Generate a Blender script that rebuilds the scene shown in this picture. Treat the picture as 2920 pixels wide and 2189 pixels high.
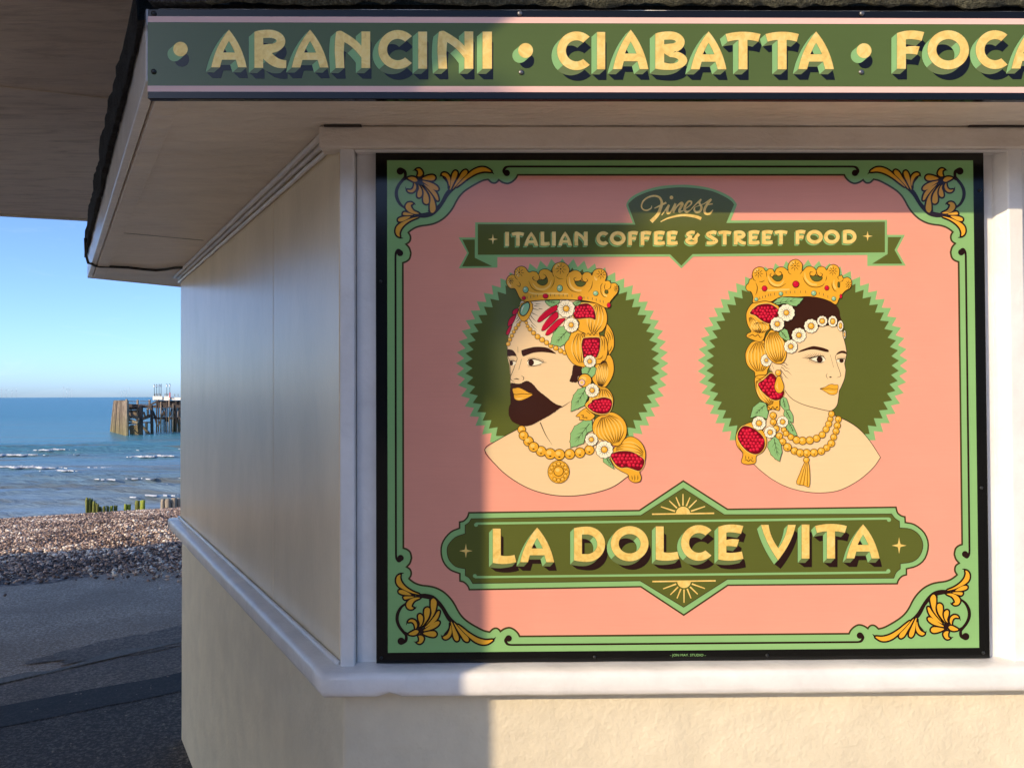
import bpy, bmesh, math, random
import numpy as np
from mathutils import Vector, Matrix
from mathutils.geometry import tessellate_polygon

random.seed(7)
rng = np.random.default_rng(7)
scene = bpy.context.scene
for o in list(bpy.data.objects):
    bpy.data.objects.remove(o)
col = scene.collection

# ---------------------------------------------------------------- camera
CAM = np.array([0.0, 0.0, 1.60])
F, CX, CY = 2217.8, 1460.0, 1094.5           # focal length and centre in sheet units (2920 wide)
YAW, PITCH, ROLL = -0.01364, 0.01479, -0.00397

def axes():
    f = np.array([-math.sin(YAW)*math.cos(PITCH), math.cos(YAW)*math.cos(PITCH), math.sin(PITCH)])
    r0 = np.array([math.cos(YAW), math.sin(YAW), 0.0]); u0 = np.cross(r0, f)
    return (r0*math.cos(ROLL)+u0*math.sin(ROLL), -r0*math.sin(ROLL)+u0*math.cos(ROLL), f)
AR, AU, AF = axes()
cd = bpy.data.cameras.new('camera'); cam = bpy.data.objects.new('camera', cd); col.objects.link(cam)
cd.sensor_width = 36.0; cd.lens = F/2920*36; cd.clip_start = 0.05; cd.clip_end = 60000
m = Matrix.Identity(4)
for i in range(3):
    m[i][0] = AR[i]; m[i][1] = AU[i]; m[i][2] = -AF[i]; m[i][3] = CAM[i]
cam.matrix_world = m
scene.camera = cam
scene.render.resolution_x = 1024; scene.render.resolution_y = 767

# ---------------------------------------------------------------- sky, sun, exposure
SUN_AZ, SUN_EL = math.radians(46), math.radians(20.8)     # from the wall's normal towards the left; height
TO_SUN = Vector((-math.sin(SUN_AZ)*math.cos(SUN_EL), -math.cos(SUN_AZ)*math.cos(SUN_EL), math.sin(SUN_EL)))
w = bpy.data.worlds.new('World'); scene.world = w; w.use_nodes = True
nt = w.node_tree; nt.nodes.clear()
out = nt.nodes.new('ShaderNodeOutputWorld'); bg = nt.nodes.new('ShaderNodeBackground')
sky = nt.nodes.new('ShaderNodeTexSky'); sky.sky_type = 'NISHITA'; sky.sun_disc = False
sky.sun_elevation = SUN_EL; sky.sun_rotation = math.atan2(TO_SUN.x, TO_SUN.y)
sky.air_density = 0.5; sky.dust_density = 0.95; sky.ozone_density = 4.4
bg.inputs['Strength'].default_value = 0.15
# thin, uneven high cloud over the whole sky
_tc = nt.nodes.new('ShaderNodeTexCoord'); _mp = nt.nodes.new('ShaderNodeMapping'); _mp.inputs['Scale'].default_value = (3.0, 3.0, 16.0); _mp.inputs['Rotation'].default_value = (0.10, 0.06, 0.4)
_nz = nt.nodes.new('ShaderNodeTexNoise'); _nz.inputs['Scale'].default_value = 2.2; _nz.inputs['Detail'].default_value = 7; _nz.inputs['Roughness'].default_value = 0.62; _nz.inputs['Distortion'].default_value = 0.5
_rp = nt.nodes.new('ShaderNodeMapRange'); _rp.inputs[1].default_value = 0.58; _rp.inputs[2].default_value = 0.88; _rp.inputs[3].default_value = 0.0; _rp.inputs[4].default_value = 0.16
_mx = nt.nodes.new('ShaderNodeMix'); _mx.data_type = 'RGBA'; _mx.inputs[7].default_value = (3.6, 3.9, 4.4, 1)
nt.links.new(_tc.outputs['Generated'], _mp.inputs[0]); nt.links.new(_mp.outputs[0], _nz.inputs['Vector']); nt.links.new(_nz.outputs['Fac'], _rp.inputs[0])
nt.links.new(_rp.outputs[0], _mx.inputs[0]); nt.links.new(sky.outputs[0], _mx.inputs[6])
nt.links.new(_mx.outputs[2], bg.inputs[0]); nt.links.new(bg.outputs[0], out.inputs[0])
sl = bpy.data.lights.new('sun', 'SUN'); sl.energy = 2.15; sl.angle = math.radians(0.55); sl.color = (0.98, 0.80, 0.57)
so = bpy.data.objects.new('sun', sl); col.objects.link(so)
so.rotation_euler = TO_SUN.to_track_quat('Z', 'Y').to_euler()
so.location = (-6, -6, 8)
vs = scene.view_settings
vs.view_transform = 'Standard'; vs.look = 'None'; vs.gamma = 1.0; vs.use_curve_mapping = False
vs.exposure = 1.16

# ---------------------------------------------------------------- helpers
def ray(px, py):
    return AF + AR*((px-CX)/F) - AU*((py-CY)/F)
def on_y(px, py, Y):
    d = ray(px, py); t = (Y-CAM[1])/d[1]; return CAM+d*t
def on_z(px, py, Z):
    d = ray(px, py); t = (Z-CAM[2])/d[2]; return CAM+d*t
def on_plane(px, py, p0, n):
    d = ray(px, py); p0 = np.array(p0); n = np.array(n); t = ((p0-CAM)@n)/(d@n); return CAM+d*t

def tag(o, label=None, cat=None, group=None, kind=None):
    if label: o['label'] = label
    if cat: o['category'] = cat
    if group: o['group'] = group
    if kind: o['kind'] = kind
    return o
def empty(name, loc=(0, 0, 0)):
    o = bpy.data.objects.new(name, None); col.objects.link(o); o.location = loc
    o.empty_display_size = 0.1
    return o
def root_loc(o):
    v = Vector((0, 0, 0))
    while o is not None:
        v += Vector(o.location); o = o.parent
    return v
def link_mesh(name, me, parent=None, mats=()):
    """mesh given in world coordinates; placed under its parent without moving"""
    for mt in mats:
        me.materials.append(mt)
    o = bpy.data.objects.new(name, me); col.objects.link(o)
    if parent is not None:
        off = root_loc(parent)
        me.transform(Matrix.Translation(-off)); o.parent = parent
    return o
def pydata(name, verts, faces, mat, parent=None, smooth=False):
    me = bpy.data.meshes.new(name); me.from_pydata([tuple(v) for v in verts], [], faces); me.update()
    if smooth:
        me.polygons.foreach_set('use_smooth', [True]*len(me.polygons))
    return link_mesh(name, me, parent, mat if isinstance(mat, (list, tuple)) else [mat])
def from_bm(name, bm, mat, parent=None, smooth=False):
    bmesh.ops.recalc_face_normals(bm, faces=bm.faces[:])
    me = bpy.data.meshes.new(name); bm.to_mesh(me); bm.free()
    if smooth:
        me.polygons.foreach_set('use_smooth', [True]*len(me.polygons))
    return link_mesh(name, me, parent, mat if isinstance(mat, (list, tuple)) else [mat])
def bm_prism(bm, poly, z0, z1):
    a = [bm.verts.new((p[0], p[1], z0)) for p in poly]; b = [bm.verts.new((p[0], p[1], z1)) for p in poly]
    n = len(poly)
    bm.faces.new(a[::-1]); bm.faces.new(b)
    for i in range(n):
        bm.faces.new((a[i], a[(i+1) % n], b[(i+1) % n], b[i]))
def prism(name, poly, z0, z1, mat, parent=None, bevel=0.0, seg=2):
    bm = bmesh.new(); bm_prism(bm, poly, z0, z1)
    bmesh.ops.recalc_face_normals(bm, faces=bm.faces[:])
    if bevel:
        bmesh.ops.bevel(bm, geom=bm.edges[:], offset=bevel, segments=seg, affect='EDGES', profile=0.5)
    return from_bm(name, bm, mat, parent)
def box(name, x0, x1, y0, y1, z0, z1, mat, parent=None, bevel=0.0, seg=2):
    return prism(name, [(x0, y0), (x1, y0), (x1, y1), (x0, y1)], z0, z1, mat, parent, bevel, seg)
def bm_tube(bm, pts, rad, n=8, cap=True):
    pts = [Vector(p) for p in pts]; rings = []
    for i, p in enumerate(pts):
        t = (pts[min(i+1, len(pts)-1)]-pts[max(i-1, 0)]).normalized()
        a = Vector((0, 0, 1)) if abs(t.z) < 0.9 else Vector((1, 0, 0))
        u = t.cross(a).normalized(); v = t.cross(u)
        r = rad[i] if isinstance(rad, (list, tuple)) else rad
        rings.append([bm.verts.new(p+u*(r*math.cos(2*math.pi*k/n))+v*(r*math.sin(2*math.pi*k/n))) for k in range(n)])
    for a, b in zip(rings, rings[1:]):
        for k in range(n):
            bm.faces.new((a[k], a[(k+1) % n], b[(k+1) % n], b[k]))
    if cap:
        bm.faces.new(rings[0][::-1]); bm.faces.new(rings[-1])
def tube(name, pts, rad, mat, parent=None, n=8, smooth=True):
    bm = bmesh.new(); bm_tube(bm, pts, rad, n)
    return from_bm(name, bm, mat, parent, smooth)
def bm_beam(bm, a, b, w, h):
    """square timber from a to b"""
    a = Vector(a); b = Vector(b); t = (b-a).normalized()
    up = Vector((0, 0, 1)) if abs(t.z) < 0.9 else Vector((0, 1, 0))
    u = t.cross(up).normalized(); v = u.cross(t)
    vs_ = []
    for p in (a, b):
        for su, sv in ((-1, -1), (1, -1), (1, 1), (-1, 1)):
            vs_.append(bm.verts.new(p+u*(su*w/2)+v*(sv*h/2)))
    for f_ in ((0, 1, 2, 3), (7, 6, 5, 4), (0, 4, 5, 1), (1, 5, 6, 2), (2, 6, 7, 3), (3, 7, 4, 0)):
        bm.faces.new([vs_[i] for i in f_])
def beam(name, a, b, w, h, mat, parent=None):
    bm = bmesh.new(); bm_beam(bm, a, b, w, h); return from_bm(name, bm, mat, parent)

# ---------------------------------------------------------------- materials
def lin(c):
    return tuple((x/12.92 if x <= 0.04045 else ((x+0.055)/1.055)**2.4) for x in c)
def newmat(name):
    mt = bpy.data.materials.new(name); mt.use_nodes = True
    n = mt.node_tree; b = n.nodes['Principled BSDF']
    return mt, n, b
def N(n, t, **kw):
    x = n.nodes.new(t)
    for k, v in kw.items():
        if k in x.inputs: x.inputs[k].default_value = v
        else: setattr(x, k, v)
    return x
def texco(n, scale=(1, 1, 1), rot=(0, 0, 0)):
    tc = n.nodes.new('ShaderNodeTexCoord'); mp = n.nodes.new('ShaderNodeMapping')
    mp.inputs['Scale'].default_value = scale; mp.inputs['Rotation'].default_value = rot
    n.links.new(tc.outputs['Object'], mp.inputs['Vector']); return mp.outputs[0]
def ramp(n, src, stops):
    r = n.nodes.new('ShaderNodeValToRGB'); e = r.color_ramp.elements
    while len(e) < len(stops): e.new(0.5)
    for x, (p, c) in zip(e, stops):
        x.position = p; x.color = (*c, 1) if len(c) == 3 else c
    n.links.new(src, r.inputs[0]); return r.outputs[0]
def g3(v): return (v, v, v)
def mixc(n, fac, a, b, mode='MIX'):
    x = n.nodes.new('ShaderNodeMix'); x.data_type = 'RGBA'; x.blend_type = mode
    for s, i in ((fac, 0), (a, 6), (b, 7)):
        if hasattr(s, 'links'): n.links.new(s, x.inputs[i])
        elif i == 0: x.inputs[0].default_value = s
        else: x.inputs[i].default_value = (*s, 1)
    return x.outputs[2]
def bump(n, b, h, strength, dist, chain=None):
    x = n.nodes.new('ShaderNodeBump'); x.inputs['Strength'].default_value = strength; x.inputs['Distance'].default_value = dist
    n.links.new(h, x.inputs['Height'])
    if chain is not None: n.links.new(chain, x.inputs['Normal'])
    n.links.new(x.outputs[0], b.inputs['Normal']); return x.outputs[0]
def noise(n, vec, scale, detail=3, rough=0.5, dist=0.0):
    x = n.nodes.new('ShaderNodeTexNoise'); x.inputs['Scale'].default_value = scale; x.inputs['Detail'].default_value = detail
    x.inputs['Roughness'].default_value = rough; x.inputs['Distortion'].default_value = dist
    n.links.new(vec, x.inputs['Vector']); return x.outputs['Fac']

_paint = {}
def enamel(name, rgb, rough=0.09, metallic=0.0, var=0.03, spec=0.32, stroke_dir=(1.5, 6, 60)):
    """signwriter's gloss enamel: faint brush drag and slight tone drift"""
    if name in _paint: return _paint[name]
    mt, n, b = newmat(name)
    v = texco(n, stroke_dir)
    nz = noise(n, v, 6, 4, 0.6)
    v2 = texco(n); nz2 = noise(n, v2, 9, 3)
    lo = tuple(c*(1-var*1.6) for c in rgb); hi = tuple(min(1, c*(1+var)) for c in rgb)
    c1 = ramp(n, nz, [(0.3, lo), (0.7, hi)])
    c2 = ramp(n, nz2, [(0.3, lo), (0.7, hi)])
    n.links.new(mixc(n, 0.5, c1, c2), b.inputs['Base Color'])
    b.inputs['Roughness'].default_value = rough; b.inputs['Metallic'].default_value = metallic
    b.inputs['Specular IOR Level'].default_value = spec
    bump(n, b, nz, 0.05, 0.0006)
    _paint[name] = mt; return mt

PINK = enamel('pink_enamel', (0.80, 0.325, 0.218))
MINT = enamel('mint_enamel', (0.245, 0.45, 0.16))
OLIVE = enamel('olive_enamel', (0.098, 0.112, 0.020))
OLIVE_MID = enamel('olive_mid_enamel', (0.13, 0.17, 0.055))
BLACK = enamel('black_enamel', (0.006, 0.006, 0.005), rough=0.12, spec=0.28)
LINE = enamel('dark_brown_enamel', (0.020, 0.008, 0.006))
EDGE = enamel('olive_brown_edge_enamel', (0.055, 0.045, 0.014))
BROWN = enamel('brown_enamel', (0.042, 0.013, 0.006))
OCHRE = enamel('ochre_enamel', (0.76, 0.37, 0.028))
OCHRE_LT = enamel('light_ochre_enamel', (0.84, 0.52, 0.12))
SKIN = enamel('cream_enamel', (0.80, 0.56, 0.29))
SKIN_LT = enamel('pale_cream_enamel', (0.84, 0.66, 0.40))
PETAL = enamel('white_cream_enamel', (0.86, 0.76, 0.52))
RED = enamel('red_enamel', (0.56, 0.007, 0.030))
RED_HI = enamel('bright_red_enamel', (0.70, 0.03, 0.06))
RED_DK = enamel('dark_red_enamel', (0.17, 0.004, 0.010))
GEM = enamel('gem_green_enamel', (0.24, 0.47, 0.25))
PALE_PINK = enamel('pale_pink_enamel', (0.85, 0.50, 0.42))

def gold_leaf():
    mt, n, b = newmat('gold_leaf')
    v = texco(n); nz = noise(n, v, 55, 4, 0.65, 1.2); nb = noise(n, v, 14, 2)
    c = ramp(n, nz, [(0.25, (0.74, 0.45, 0.09)), (0.5, (0.91, 0.62, 0.16)), (0.8, (0.98, 0.76, 0.30))])
    n.links.new(c, b.inputs['Base Color'])
    b.inputs['Metallic'].default_value = 0.18; b.inputs['Roughness'].default_value = 0.30
    bump(n, b, nz, 0.35, 0.002)
    return mt
GOLD = gold_leaf()

def rough_paint(name, rgb, scale=60, bstr=0.5, dist=0.004, rough=0.5, dirt=None, big=6, stretch=(1, 1, 1), dirt_amt=0.35):
    mt, n, b = newmat(name)
    v = texco(n, stretch)
    a = noise(n, v, scale, 5, 0.6); c = noise(n, v, big, 4, 0.55)
    base = ramp(n, c, [(0.3, tuple(x*0.90 for x in rgb)), (0.7, tuple(min(1, x*1.04) for x in rgb))])
    if dirt:
        d = noise(n, v, big*2.3, 6, 0.7, 0.6)
        f_ = ramp(n, d, [(0.48, g3(0)), (0.75, g3(dirt_amt))])
        base = mixc(n, f_, base, dirt)
    n.links.new(base, b.inputs['Base Color']); b.inputs['Roughness'].default_value = rough
    h1 = bump(n, b, c, bstr*0.8, dist*4)
    bump(n, b, a, bstr, dist, h1)
    return mt
CREAM_WALL = rough_paint('cream_masonry_paint', (0.73, 0.635, 0.445), 85, 0.5, 0.0042, 0.5, (0.62, 0.52, 0.36), 9, dirt_amt=0.18)
CREAM_PANEL = rough_paint('cream_panel_gloss', (0.80, 0.665, 0.445), 90, 0.22, 0.002, 0.25, (0.52, 0.44, 0.32), 4, (1.2, 1.2, 0.6), dirt_amt=0.16)
WHITE = rough_paint('white_trim_gloss', (0.82, 0.785, 0.72), 85, 0.34, 0.0026, 0.26, (0.55, 0.52, 0.47), 9, dirt_amt=0.22)
WHITE_SOFFIT = rough_paint('soffit_white_paint', (0.87, 0.775, 0.645), 45, 0.8, 0.006, 0.34, (0.50, 0.41, 0.31), 6, (0.6, 1.8, 1), dirt_amt=0.3)
CANOPY_PAINT = rough_paint('canopy_soffit_paint', (0.78, 0.66, 0.53), 22, 0.6, 0.010, 0.6, (0.36, 0.28, 0.21), 3.0, (0.5, 2.5, 1), dirt_amt=0.7)
RENDER_WALL = rough_paint('pale_render', (0.74, 0.68, 0.57), 40, 0.5, 0.006, 0.7)

def felt_mat(name, c0, c1, flecks):
    mt, n, b = newmat(name); v = texco(n)
    a = noise(n, v, 130, 3, 0.7); d = noise(n, v, 18, 3)
    c = ramp(n, a, [(0.35, c0), (0.62, c1), (0.8, flecks)])
    n.links.new(mixc(n, ramp(n, d, [(0.4, g3(0)), (0.7, g3(0.6))]), c, c0), b.inputs['Base Color'])
    b.inputs['Roughness'].default_value = 0.95; bump(n, b, a, 1.0, 0.01); return mt
FELT = felt_mat('mineral_felt', (0.055, 0.055, 0.032), (0.17, 0.16, 0.095), (0.55, 0.53, 0.40))
BITUMEN = felt_mat('black_bitumen', (0.006, 0.006, 0.006), (0.02, 0.02, 0.018), (0.10, 0.09, 0.07))
def flat(name, rgb, rough=0.5, metallic=0.0):
    mt, n, b = newmat(name); v = texco(n); a = noise(n, v, 30, 3)
    n.links.new(ramp(n, a, [(0.3, tuple(x*0.85 for x in rgb)), (0.7, tuple(min(1, x*1.1) for x in rgb))]), b.inputs['Base Color'])
    b.inputs['Roughness'].default_value = rough; b.inputs['Metallic'].default_value = metallic; return mt
CABLE = flat('black_cable', (0.03, 0.027, 0.024), 0.5)
STEEL = flat('dull_screw_steel', (0.22, 0.21, 0.20), 0.4, 0.8)
SCREW_DK = flat('painted_screw', (0.012, 0.013, 0.012), 0.35)
SHADOWGAP = flat('dark_joint', (0.05, 0.04, 0.03), 0.9)

# ================================================================ GROUND, BEACH, SEA
SEA_Z = -7.4
SV = np.array([-0.436, 0.900])                      # seaward direction
ST = np.array([0.900, 0.436])                       # along the shore
def ground_h(s):
    s = np.asarray(s, float)
    xs = [-1e5, 6, 8.3, 14, 19.2, 20.6, 27, 38, 60, 75, 90, 1e5]
    zs = [0.0, 0.0, -0.08, -0.52, -0.95, -1.12, -2.3, -4.0, -7.15, -7.9, -9.0, -9.0]
    return np.interp(s, xs, zs)

def asphalt(name, c0, c1, c2, bstr=0.7):
    mt, n, b = newmat(name); v = texco(n)
    a = noise(n, v, 55, 6, 0.85); d = noise(n, v, 1.3, 5, 0.6)
    c = ramp(n, a, [(0.44, c0), (0.51, c1), (0.585, c2)])
    c = mixc(n, ramp(n, d, [(0.35, g3(0)), (0.7, g3(0.55))]), c, tuple(x*0.7 for x in c0))
    n.links.new(c, b.inputs['Base Color']); b.inputs['Roughness'].default_value = 0.82
    bump(n, b, a, bstr, 0.012); return mt
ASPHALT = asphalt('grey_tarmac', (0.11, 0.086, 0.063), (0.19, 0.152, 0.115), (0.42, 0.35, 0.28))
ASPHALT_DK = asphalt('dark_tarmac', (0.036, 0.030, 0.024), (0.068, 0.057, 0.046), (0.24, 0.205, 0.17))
ASPHALT_SHADE = asphalt('shade_painted_tarmac', (0.016, 0.014, 0.012), (0.028, 0.024, 0.020), (0.08, 0.07, 0.06), 0.5)  # tarmac tone darkened to stand for canopy shade
ASPHALT_SANDY = asphalt('sandy_tarmac', (0.25, 0.185, 0.125), (0.44, 0.34, 0.245), (0.74, 0.62, 0.48))
CONCRETE = asphalt('old_concrete_edging', (0.15, 0.135, 0.11), (0.20, 0.18, 0.15), (0.28, 0.26, 0.22), 0.4)
PROMENADE = asphalt('promenade_paving', (0.48, 0.42, 0.345), (0.57, 0.505, 0.42), (0.65, 0.58, 0.49), 0.3)
def shingle_ground():
    mt, n, b = newmat('shingle_ground'); v = texco(n)
    vo = n.nodes.new('ShaderNodeTexVoronoi'); vo.inputs['Scale'].default_value = 26; n.links.new(v, vo.inputs['Vector'])
    c = ramp(n, vo.outputs['Color'], [(0.0, (0.06, 0.042, 0.034)), (0.4, (0.20, 0.135, 0.10)), (0.7, (0.42, 0.30, 0.22)), (1.0, (0.74, 0.64, 0.52))])
    d = ramp(n, vo.outputs['Distance'], [(0.2, g3(1)), (0.8, g3(0.25))])
    n.links.new(mixc(n, 1.0, c, d, 'MULTIPLY'), b.inputs['Base Color']); b.inputs['Roughness'].default_value = 0.8
    bump(n, b, ramp(n, vo.outputs['Distance'], [(0.0, g3(1)), (0.9, g3(0))]), 0.9, 0.03); return mt
SAND = shingle_ground()

# terrain: one sheet, strips across the shore direction
ss = [-4000, -300, -40, -8, 0, 3, 6, 7, 8.3, 10, 12, 14, 16, 18, 19.2, 20, 20.6, 23, 27, 32, 38, 45, 52, 60, 75, 90, 140]
tt = [-4000, -300, -60, -25, -12, -6, 0, 6, 12, 25, 60, 300, 4000]
V = []; Fc = []
for s in ss:
    for t in tt:
        p = SV*s+ST*t; V.append((p[0], p[1], float(ground_h(s))-0.004))
nt_ = len(tt)
for i in range(len(ss)-1):
    for j in range(nt_-1):
        Fc.append((i*nt_+j, i*nt_+j+1, (i+1)*nt_+j+1, (i+1)*nt_+j))
o = pydata('ground', V, Fc, SAND, smooth=True); tag(o, kind='structure')

def sheet(name, poly, mat, z=0.0, follow=True, kind='structure', sub=0):
    vs_ = [(p[0], p[1], (float(ground_h(np.dot(SV, p[:2]))) if follow else 0)+z) for p in poly]
    o = pydata(name, vs_, [list(range(len(vs_)))], mat); tag(o, kind=kind); return o
# paving behind and beside the kiosk, in the sun
def st(s, t): p = SV*s+ST*t; return (p[0], p[1])
sheet('promenade', [(-40, -60), (60, -60), (60, 8), (-0.4, 4.5), (-0.7, 3.0), (-40, 3.0)], PROMENADE, 0.002)
def zpt(px, py): p = on_z(px, py, 0.0); return (p[0], p[1])
def extend(a, b, ka, kb):
    a = np.array(a); b = np.array(b); d = b-a; return a-d*ka, b+d*kb
kerb_a, kerb_b = extend(zpt(0, 1954), zpt(503, 1838), 8, 6)
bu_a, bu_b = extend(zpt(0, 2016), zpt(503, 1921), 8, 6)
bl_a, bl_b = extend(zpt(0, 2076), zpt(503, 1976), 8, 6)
def ragged(a, b, amp, n, seed):
    rnd = random.Random(seed); a = np.array(a); b = np.array(b); d = (b-a)/np.linalg.norm(b-a); nn = np.array([-d[1], d[0]]); r_ = []; k = 0
    for i in range(n+1):
        k = 0.7*k+rnd.uniform(-amp, amp); p = a+(b-a)*i/n+nn*k; r_.append((p[0], p[1]))
    return r_
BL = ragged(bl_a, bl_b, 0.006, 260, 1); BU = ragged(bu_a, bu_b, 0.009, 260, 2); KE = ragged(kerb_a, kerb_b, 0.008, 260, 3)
def strip_sheet(name, A_, B_, mat, z):
    n = len(A_); o = pydata(name, [(p[0], p[1], z) for p in A_]+[(p[0], p[1], z) for p in B_], [(i, i+1, n+i+1, n+i) for i in range(n-1)], mat); tag(o, kind='structure')
base_edge = [(x, 2.95) for x in np.linspace(-14, -0.85, len(BL))]
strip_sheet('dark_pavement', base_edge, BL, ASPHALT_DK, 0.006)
strip_sheet('shade_strip', BL, BU, ASPHALT_SHADE, 0.008)  # dark sheet painting the canopy's deeper band of shade
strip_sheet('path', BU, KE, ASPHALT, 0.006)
# concrete edging, its far side crumbled
kd = (kerb_b-kerb_a)/np.linalg.norm(kerb_b-kerb_a); kn = np.array([-kd[1], kd[0]])
L = np.linalg.norm(kerb_b-kerb_a); V = []; Fc = []
nk = 160
for i in range(nk+1):
    p = kerb_a+kd*(L*i/nk); wv = 0.07+0.035*math.sin(i*0.9)+random.uniform(-0.02, 0.03)
    V += [(p[0], p[1], 0.012), (p[0]+kn[0]*wv, p[1]+kn[1]*wv, 0.012)]
for i in range(nk):
    Fc.append((2*i, 2*i+1, 2*i+3, 2*i+2))
o = pydata('concrete_edging', V, Fc, CONCRETE); tag(o, kind='structure')
# sandy tarmac apron up to the shingle, ragged edge
V = [tuple(kerb_a)]; edge = []
for i in range(90):
    t = -22+i*0.42
    edge.append(st(8.4+random.uniform(-0.25, 0.25)+0.25*math.sin(i*0.7), t))
ap = [st(4.0, -22)]+edge+[st(4.0, edge[-1][0]*0+16)]
# split apron so that it follows the falling ground
rows = [2.0, 4.0, 6.0, 7.0]
V = []; Fc = []
for s in rows:
    for i in range(90):
        p = st(s, -22+i*0.42); V.append((p[0], p[1], float(ground_h(s))+0.003))
for p in edge:
    V.append((p[0], p[1], float(ground_h(np.dot(SV, p)))+0.003))
for r in range(len(rows)):
    for i in range(89):
        Fc.append((r*90+i, r*90+i+1, (r+1)*90+i+1, (r+1)*90+i))
o = pydata('sandy_apron', V, Fc, ASPHALT_SANDY); tag(o, kind='structure')
# old patch repair
cpt = np.array(zpt(440, 1825)); V = []
for k in range(60):
    a = 2*math.pi*k/60; r = 1+0.16*math.sin(3*a)+0.1*math.sin(7*a+1)+random.uniform(-.12, .12)
    V.append((cpt[0]+kd[0]*0.62*r*math.cos(a)+kn[0]*0.22*r*math.sin(a), cpt[1]+kd[1]*0.62*r*math.cos(a)+kn[1]*0.22*r*math.sin(a), 0.009))
o = pydata('tarmac_patch', V, [list(range(60))], ASPHALT); tag(o, kind='structure')

# shingle: real stones, one heap
def shingle_mat():
    mt, n, b = newmat('flint_shingle')
    at = n.nodes.new('ShaderNodeAttribute'); at.attribute_name = 'tone'
    c = ramp(n, at.outputs['Fac'], [(0.0, (0.050, 0.034, 0.028)), (0.28, (0.20, 0.125, 0.088)), (0.55, (0.43, 0.29, 0.205)), (0.8, (0.70, 0.54, 0.41)), (1.0, (0.90, 0.82, 0.70))])
    v = texco(n); a = noise(n, v, 60, 3)
    n.links.new(mixc(n, 0.35, c, ramp(n, a, [(0.3, (0.10, 0.08, 0.07)), (0.7, (0.6, 0.52, 0.45))]), 'OVERLAY'), b.inputs['Base Color'])
    b.inputs['Roughness'].default_value = 0.6; return mt
def stone_batch(n, lo, hi, excl, bv, bf, rmin, rvar):
    P = []; got = 0
    while got < n:
        m_ = 60000
        s = 7.2+13.8*rng.random(m_)**0.95; t = rng.uniform(-26, 16, m_)
        x = SV[0]*s+ST[0]*t; y = SV[1]*s+ST[1]*t; q = x/np.maximum(y, 0.5)
        ok = (q > lo) & (q < hi) & (y > 2)
        if excl: ok &= ~((q > excl[0]) & (q < excl[1]))
        ok &= (rng.random(m_) < np.clip((s+0.35*np.sin(t*1.3)+0.2*np.sin(t*3.7)-7.7)/1.1, 0.015, 1)**1.5)
        P.append(np.stack([x, y, s], 1)[ok]); got += int(ok.sum())
    P = np.concatenate(P)[:n]
    r = rmin+rvar*rng.random(n)**2.8
    und = 0.05*np.sin(P[:, 0]*1.7+P[:, 1]*0.9)+0.04*np.sin(P[:, 0]*3.1-P[:, 1]*2.0)
    z = ground_h(P[:, 2])+r*0.25+rng.uniform(0, 0.025, n)+np.maximum(und, 0)*np.clip((P[:, 2]-8.6)/2, 0, 1)*np.clip((18-P[:, 2])/3, 0, 1)
    sc = np.stack([r*rng.uniform(0.8, 1.5, n), r*rng.uniform(0.8, 1.3, n), r*rng.uniform(0.5, 0.95, n)], 1)
    a = rng.uniform(0, 6.28, n); tl = rng.uniform(-0.7, 0.7, n)
    v = bv[None]*sc[:, None]*(1+rng.uniform(-0.16, 0.16, (n, len(bv), 1)))
    ct, s_t = np.cos(tl)[:, None], np.sin(tl)[:, None]
    v = np.stack([v[..., 0]*ct-v[..., 2]*s_t, v[..., 1], v[..., 0]*s_t+v[..., 2]*ct], -1)
    ca, sa = np.cos(a)[:, None], np.sin(a)[:, None]
    v = np.stack([v[..., 0]*ca-v[..., 1]*sa, v[..., 0]*sa+v[..., 1]*ca, v[..., 2]], -1)
    v += np.stack([P[:, 0], P[:, 1], z], 1)[:, None]
    tone = np.clip(rng.beta(0.9, 1.1, n)+0.22*np.sin(P[:, 0]*2.1+1.7*np.sin(P[:, 1]*1.3))*np.sin(P[:, 1]*2.7+P[:, 0]), 0, 1)
    return v.reshape(-1, 3), (bf[None]+(np.arange(n)*len(bv))[:, None, None]).reshape(-1, 3), np.repeat(tone, len(bv))
def shingle():
    ico = bmesh.new(); bmesh.ops.create_icosphere(ico, subdivisions=1, radius=1)
    bv = np.array([v.co[:] for v in ico.verts]); bf = np.array([[v.index for v in f.verts] for f in ico.faces]); ico.free()
    ov = np.array([(1, 0, 0), (-1, 0, 0), (0, 1, 0), (0, -1, 0), (0, 0, 1), (0, 0, -1)], float)
    of = np.array([(0, 2, 4), (2, 1, 4), (1, 3, 4), (3, 0, 4), (2, 0, 5), (1, 2, 5), (3, 1, 5), (0, 3, 5)])
    v1, f1, t1 = stone_batch(80000, -0.72, -0.36, None, bv, bf, 0.006, 0.017)
    v2, f2, t2 = stone_batch(70000, -1.7, 0.25, (-0.72, -0.36), ov, of, 0.014, 0.024)
    v = np.concatenate([v1, v2]); f = np.concatenate([f1, f2+len(v1)]); t = np.concatenate([t1, t2])
    me = bpy.data.meshes.new('shingle'); me.vertices.add(len(v)); me.loops.add(len(f)*3); me.polygons.add(len(f))
    me.vertices.foreach_set('co', v.reshape(-1).astype(np.float32))
    me.loops.foreach_set('vertex_index', f.reshape(-1).astype(np.int32))
    me.polygons.foreach_set('loop_start', np.arange(0, len(f)*3, 3, dtype=np.int32))
    me.polygons.foreach_set('loop_total', np.full(len(f), 3, dtype=np.int32))
    me.update(); me.validate()
    at = me.attributes.new('tone', 'FLOAT', 'POINT'); at.data.foreach_set('value', t.astype(np.float32))
    o = link_mesh('shingle', me, None, [shingle_mat()])
    tag(o, 'loose brown and white flint shingle covering the beach', 'shingle', kind='stuff')
shingle()

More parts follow.
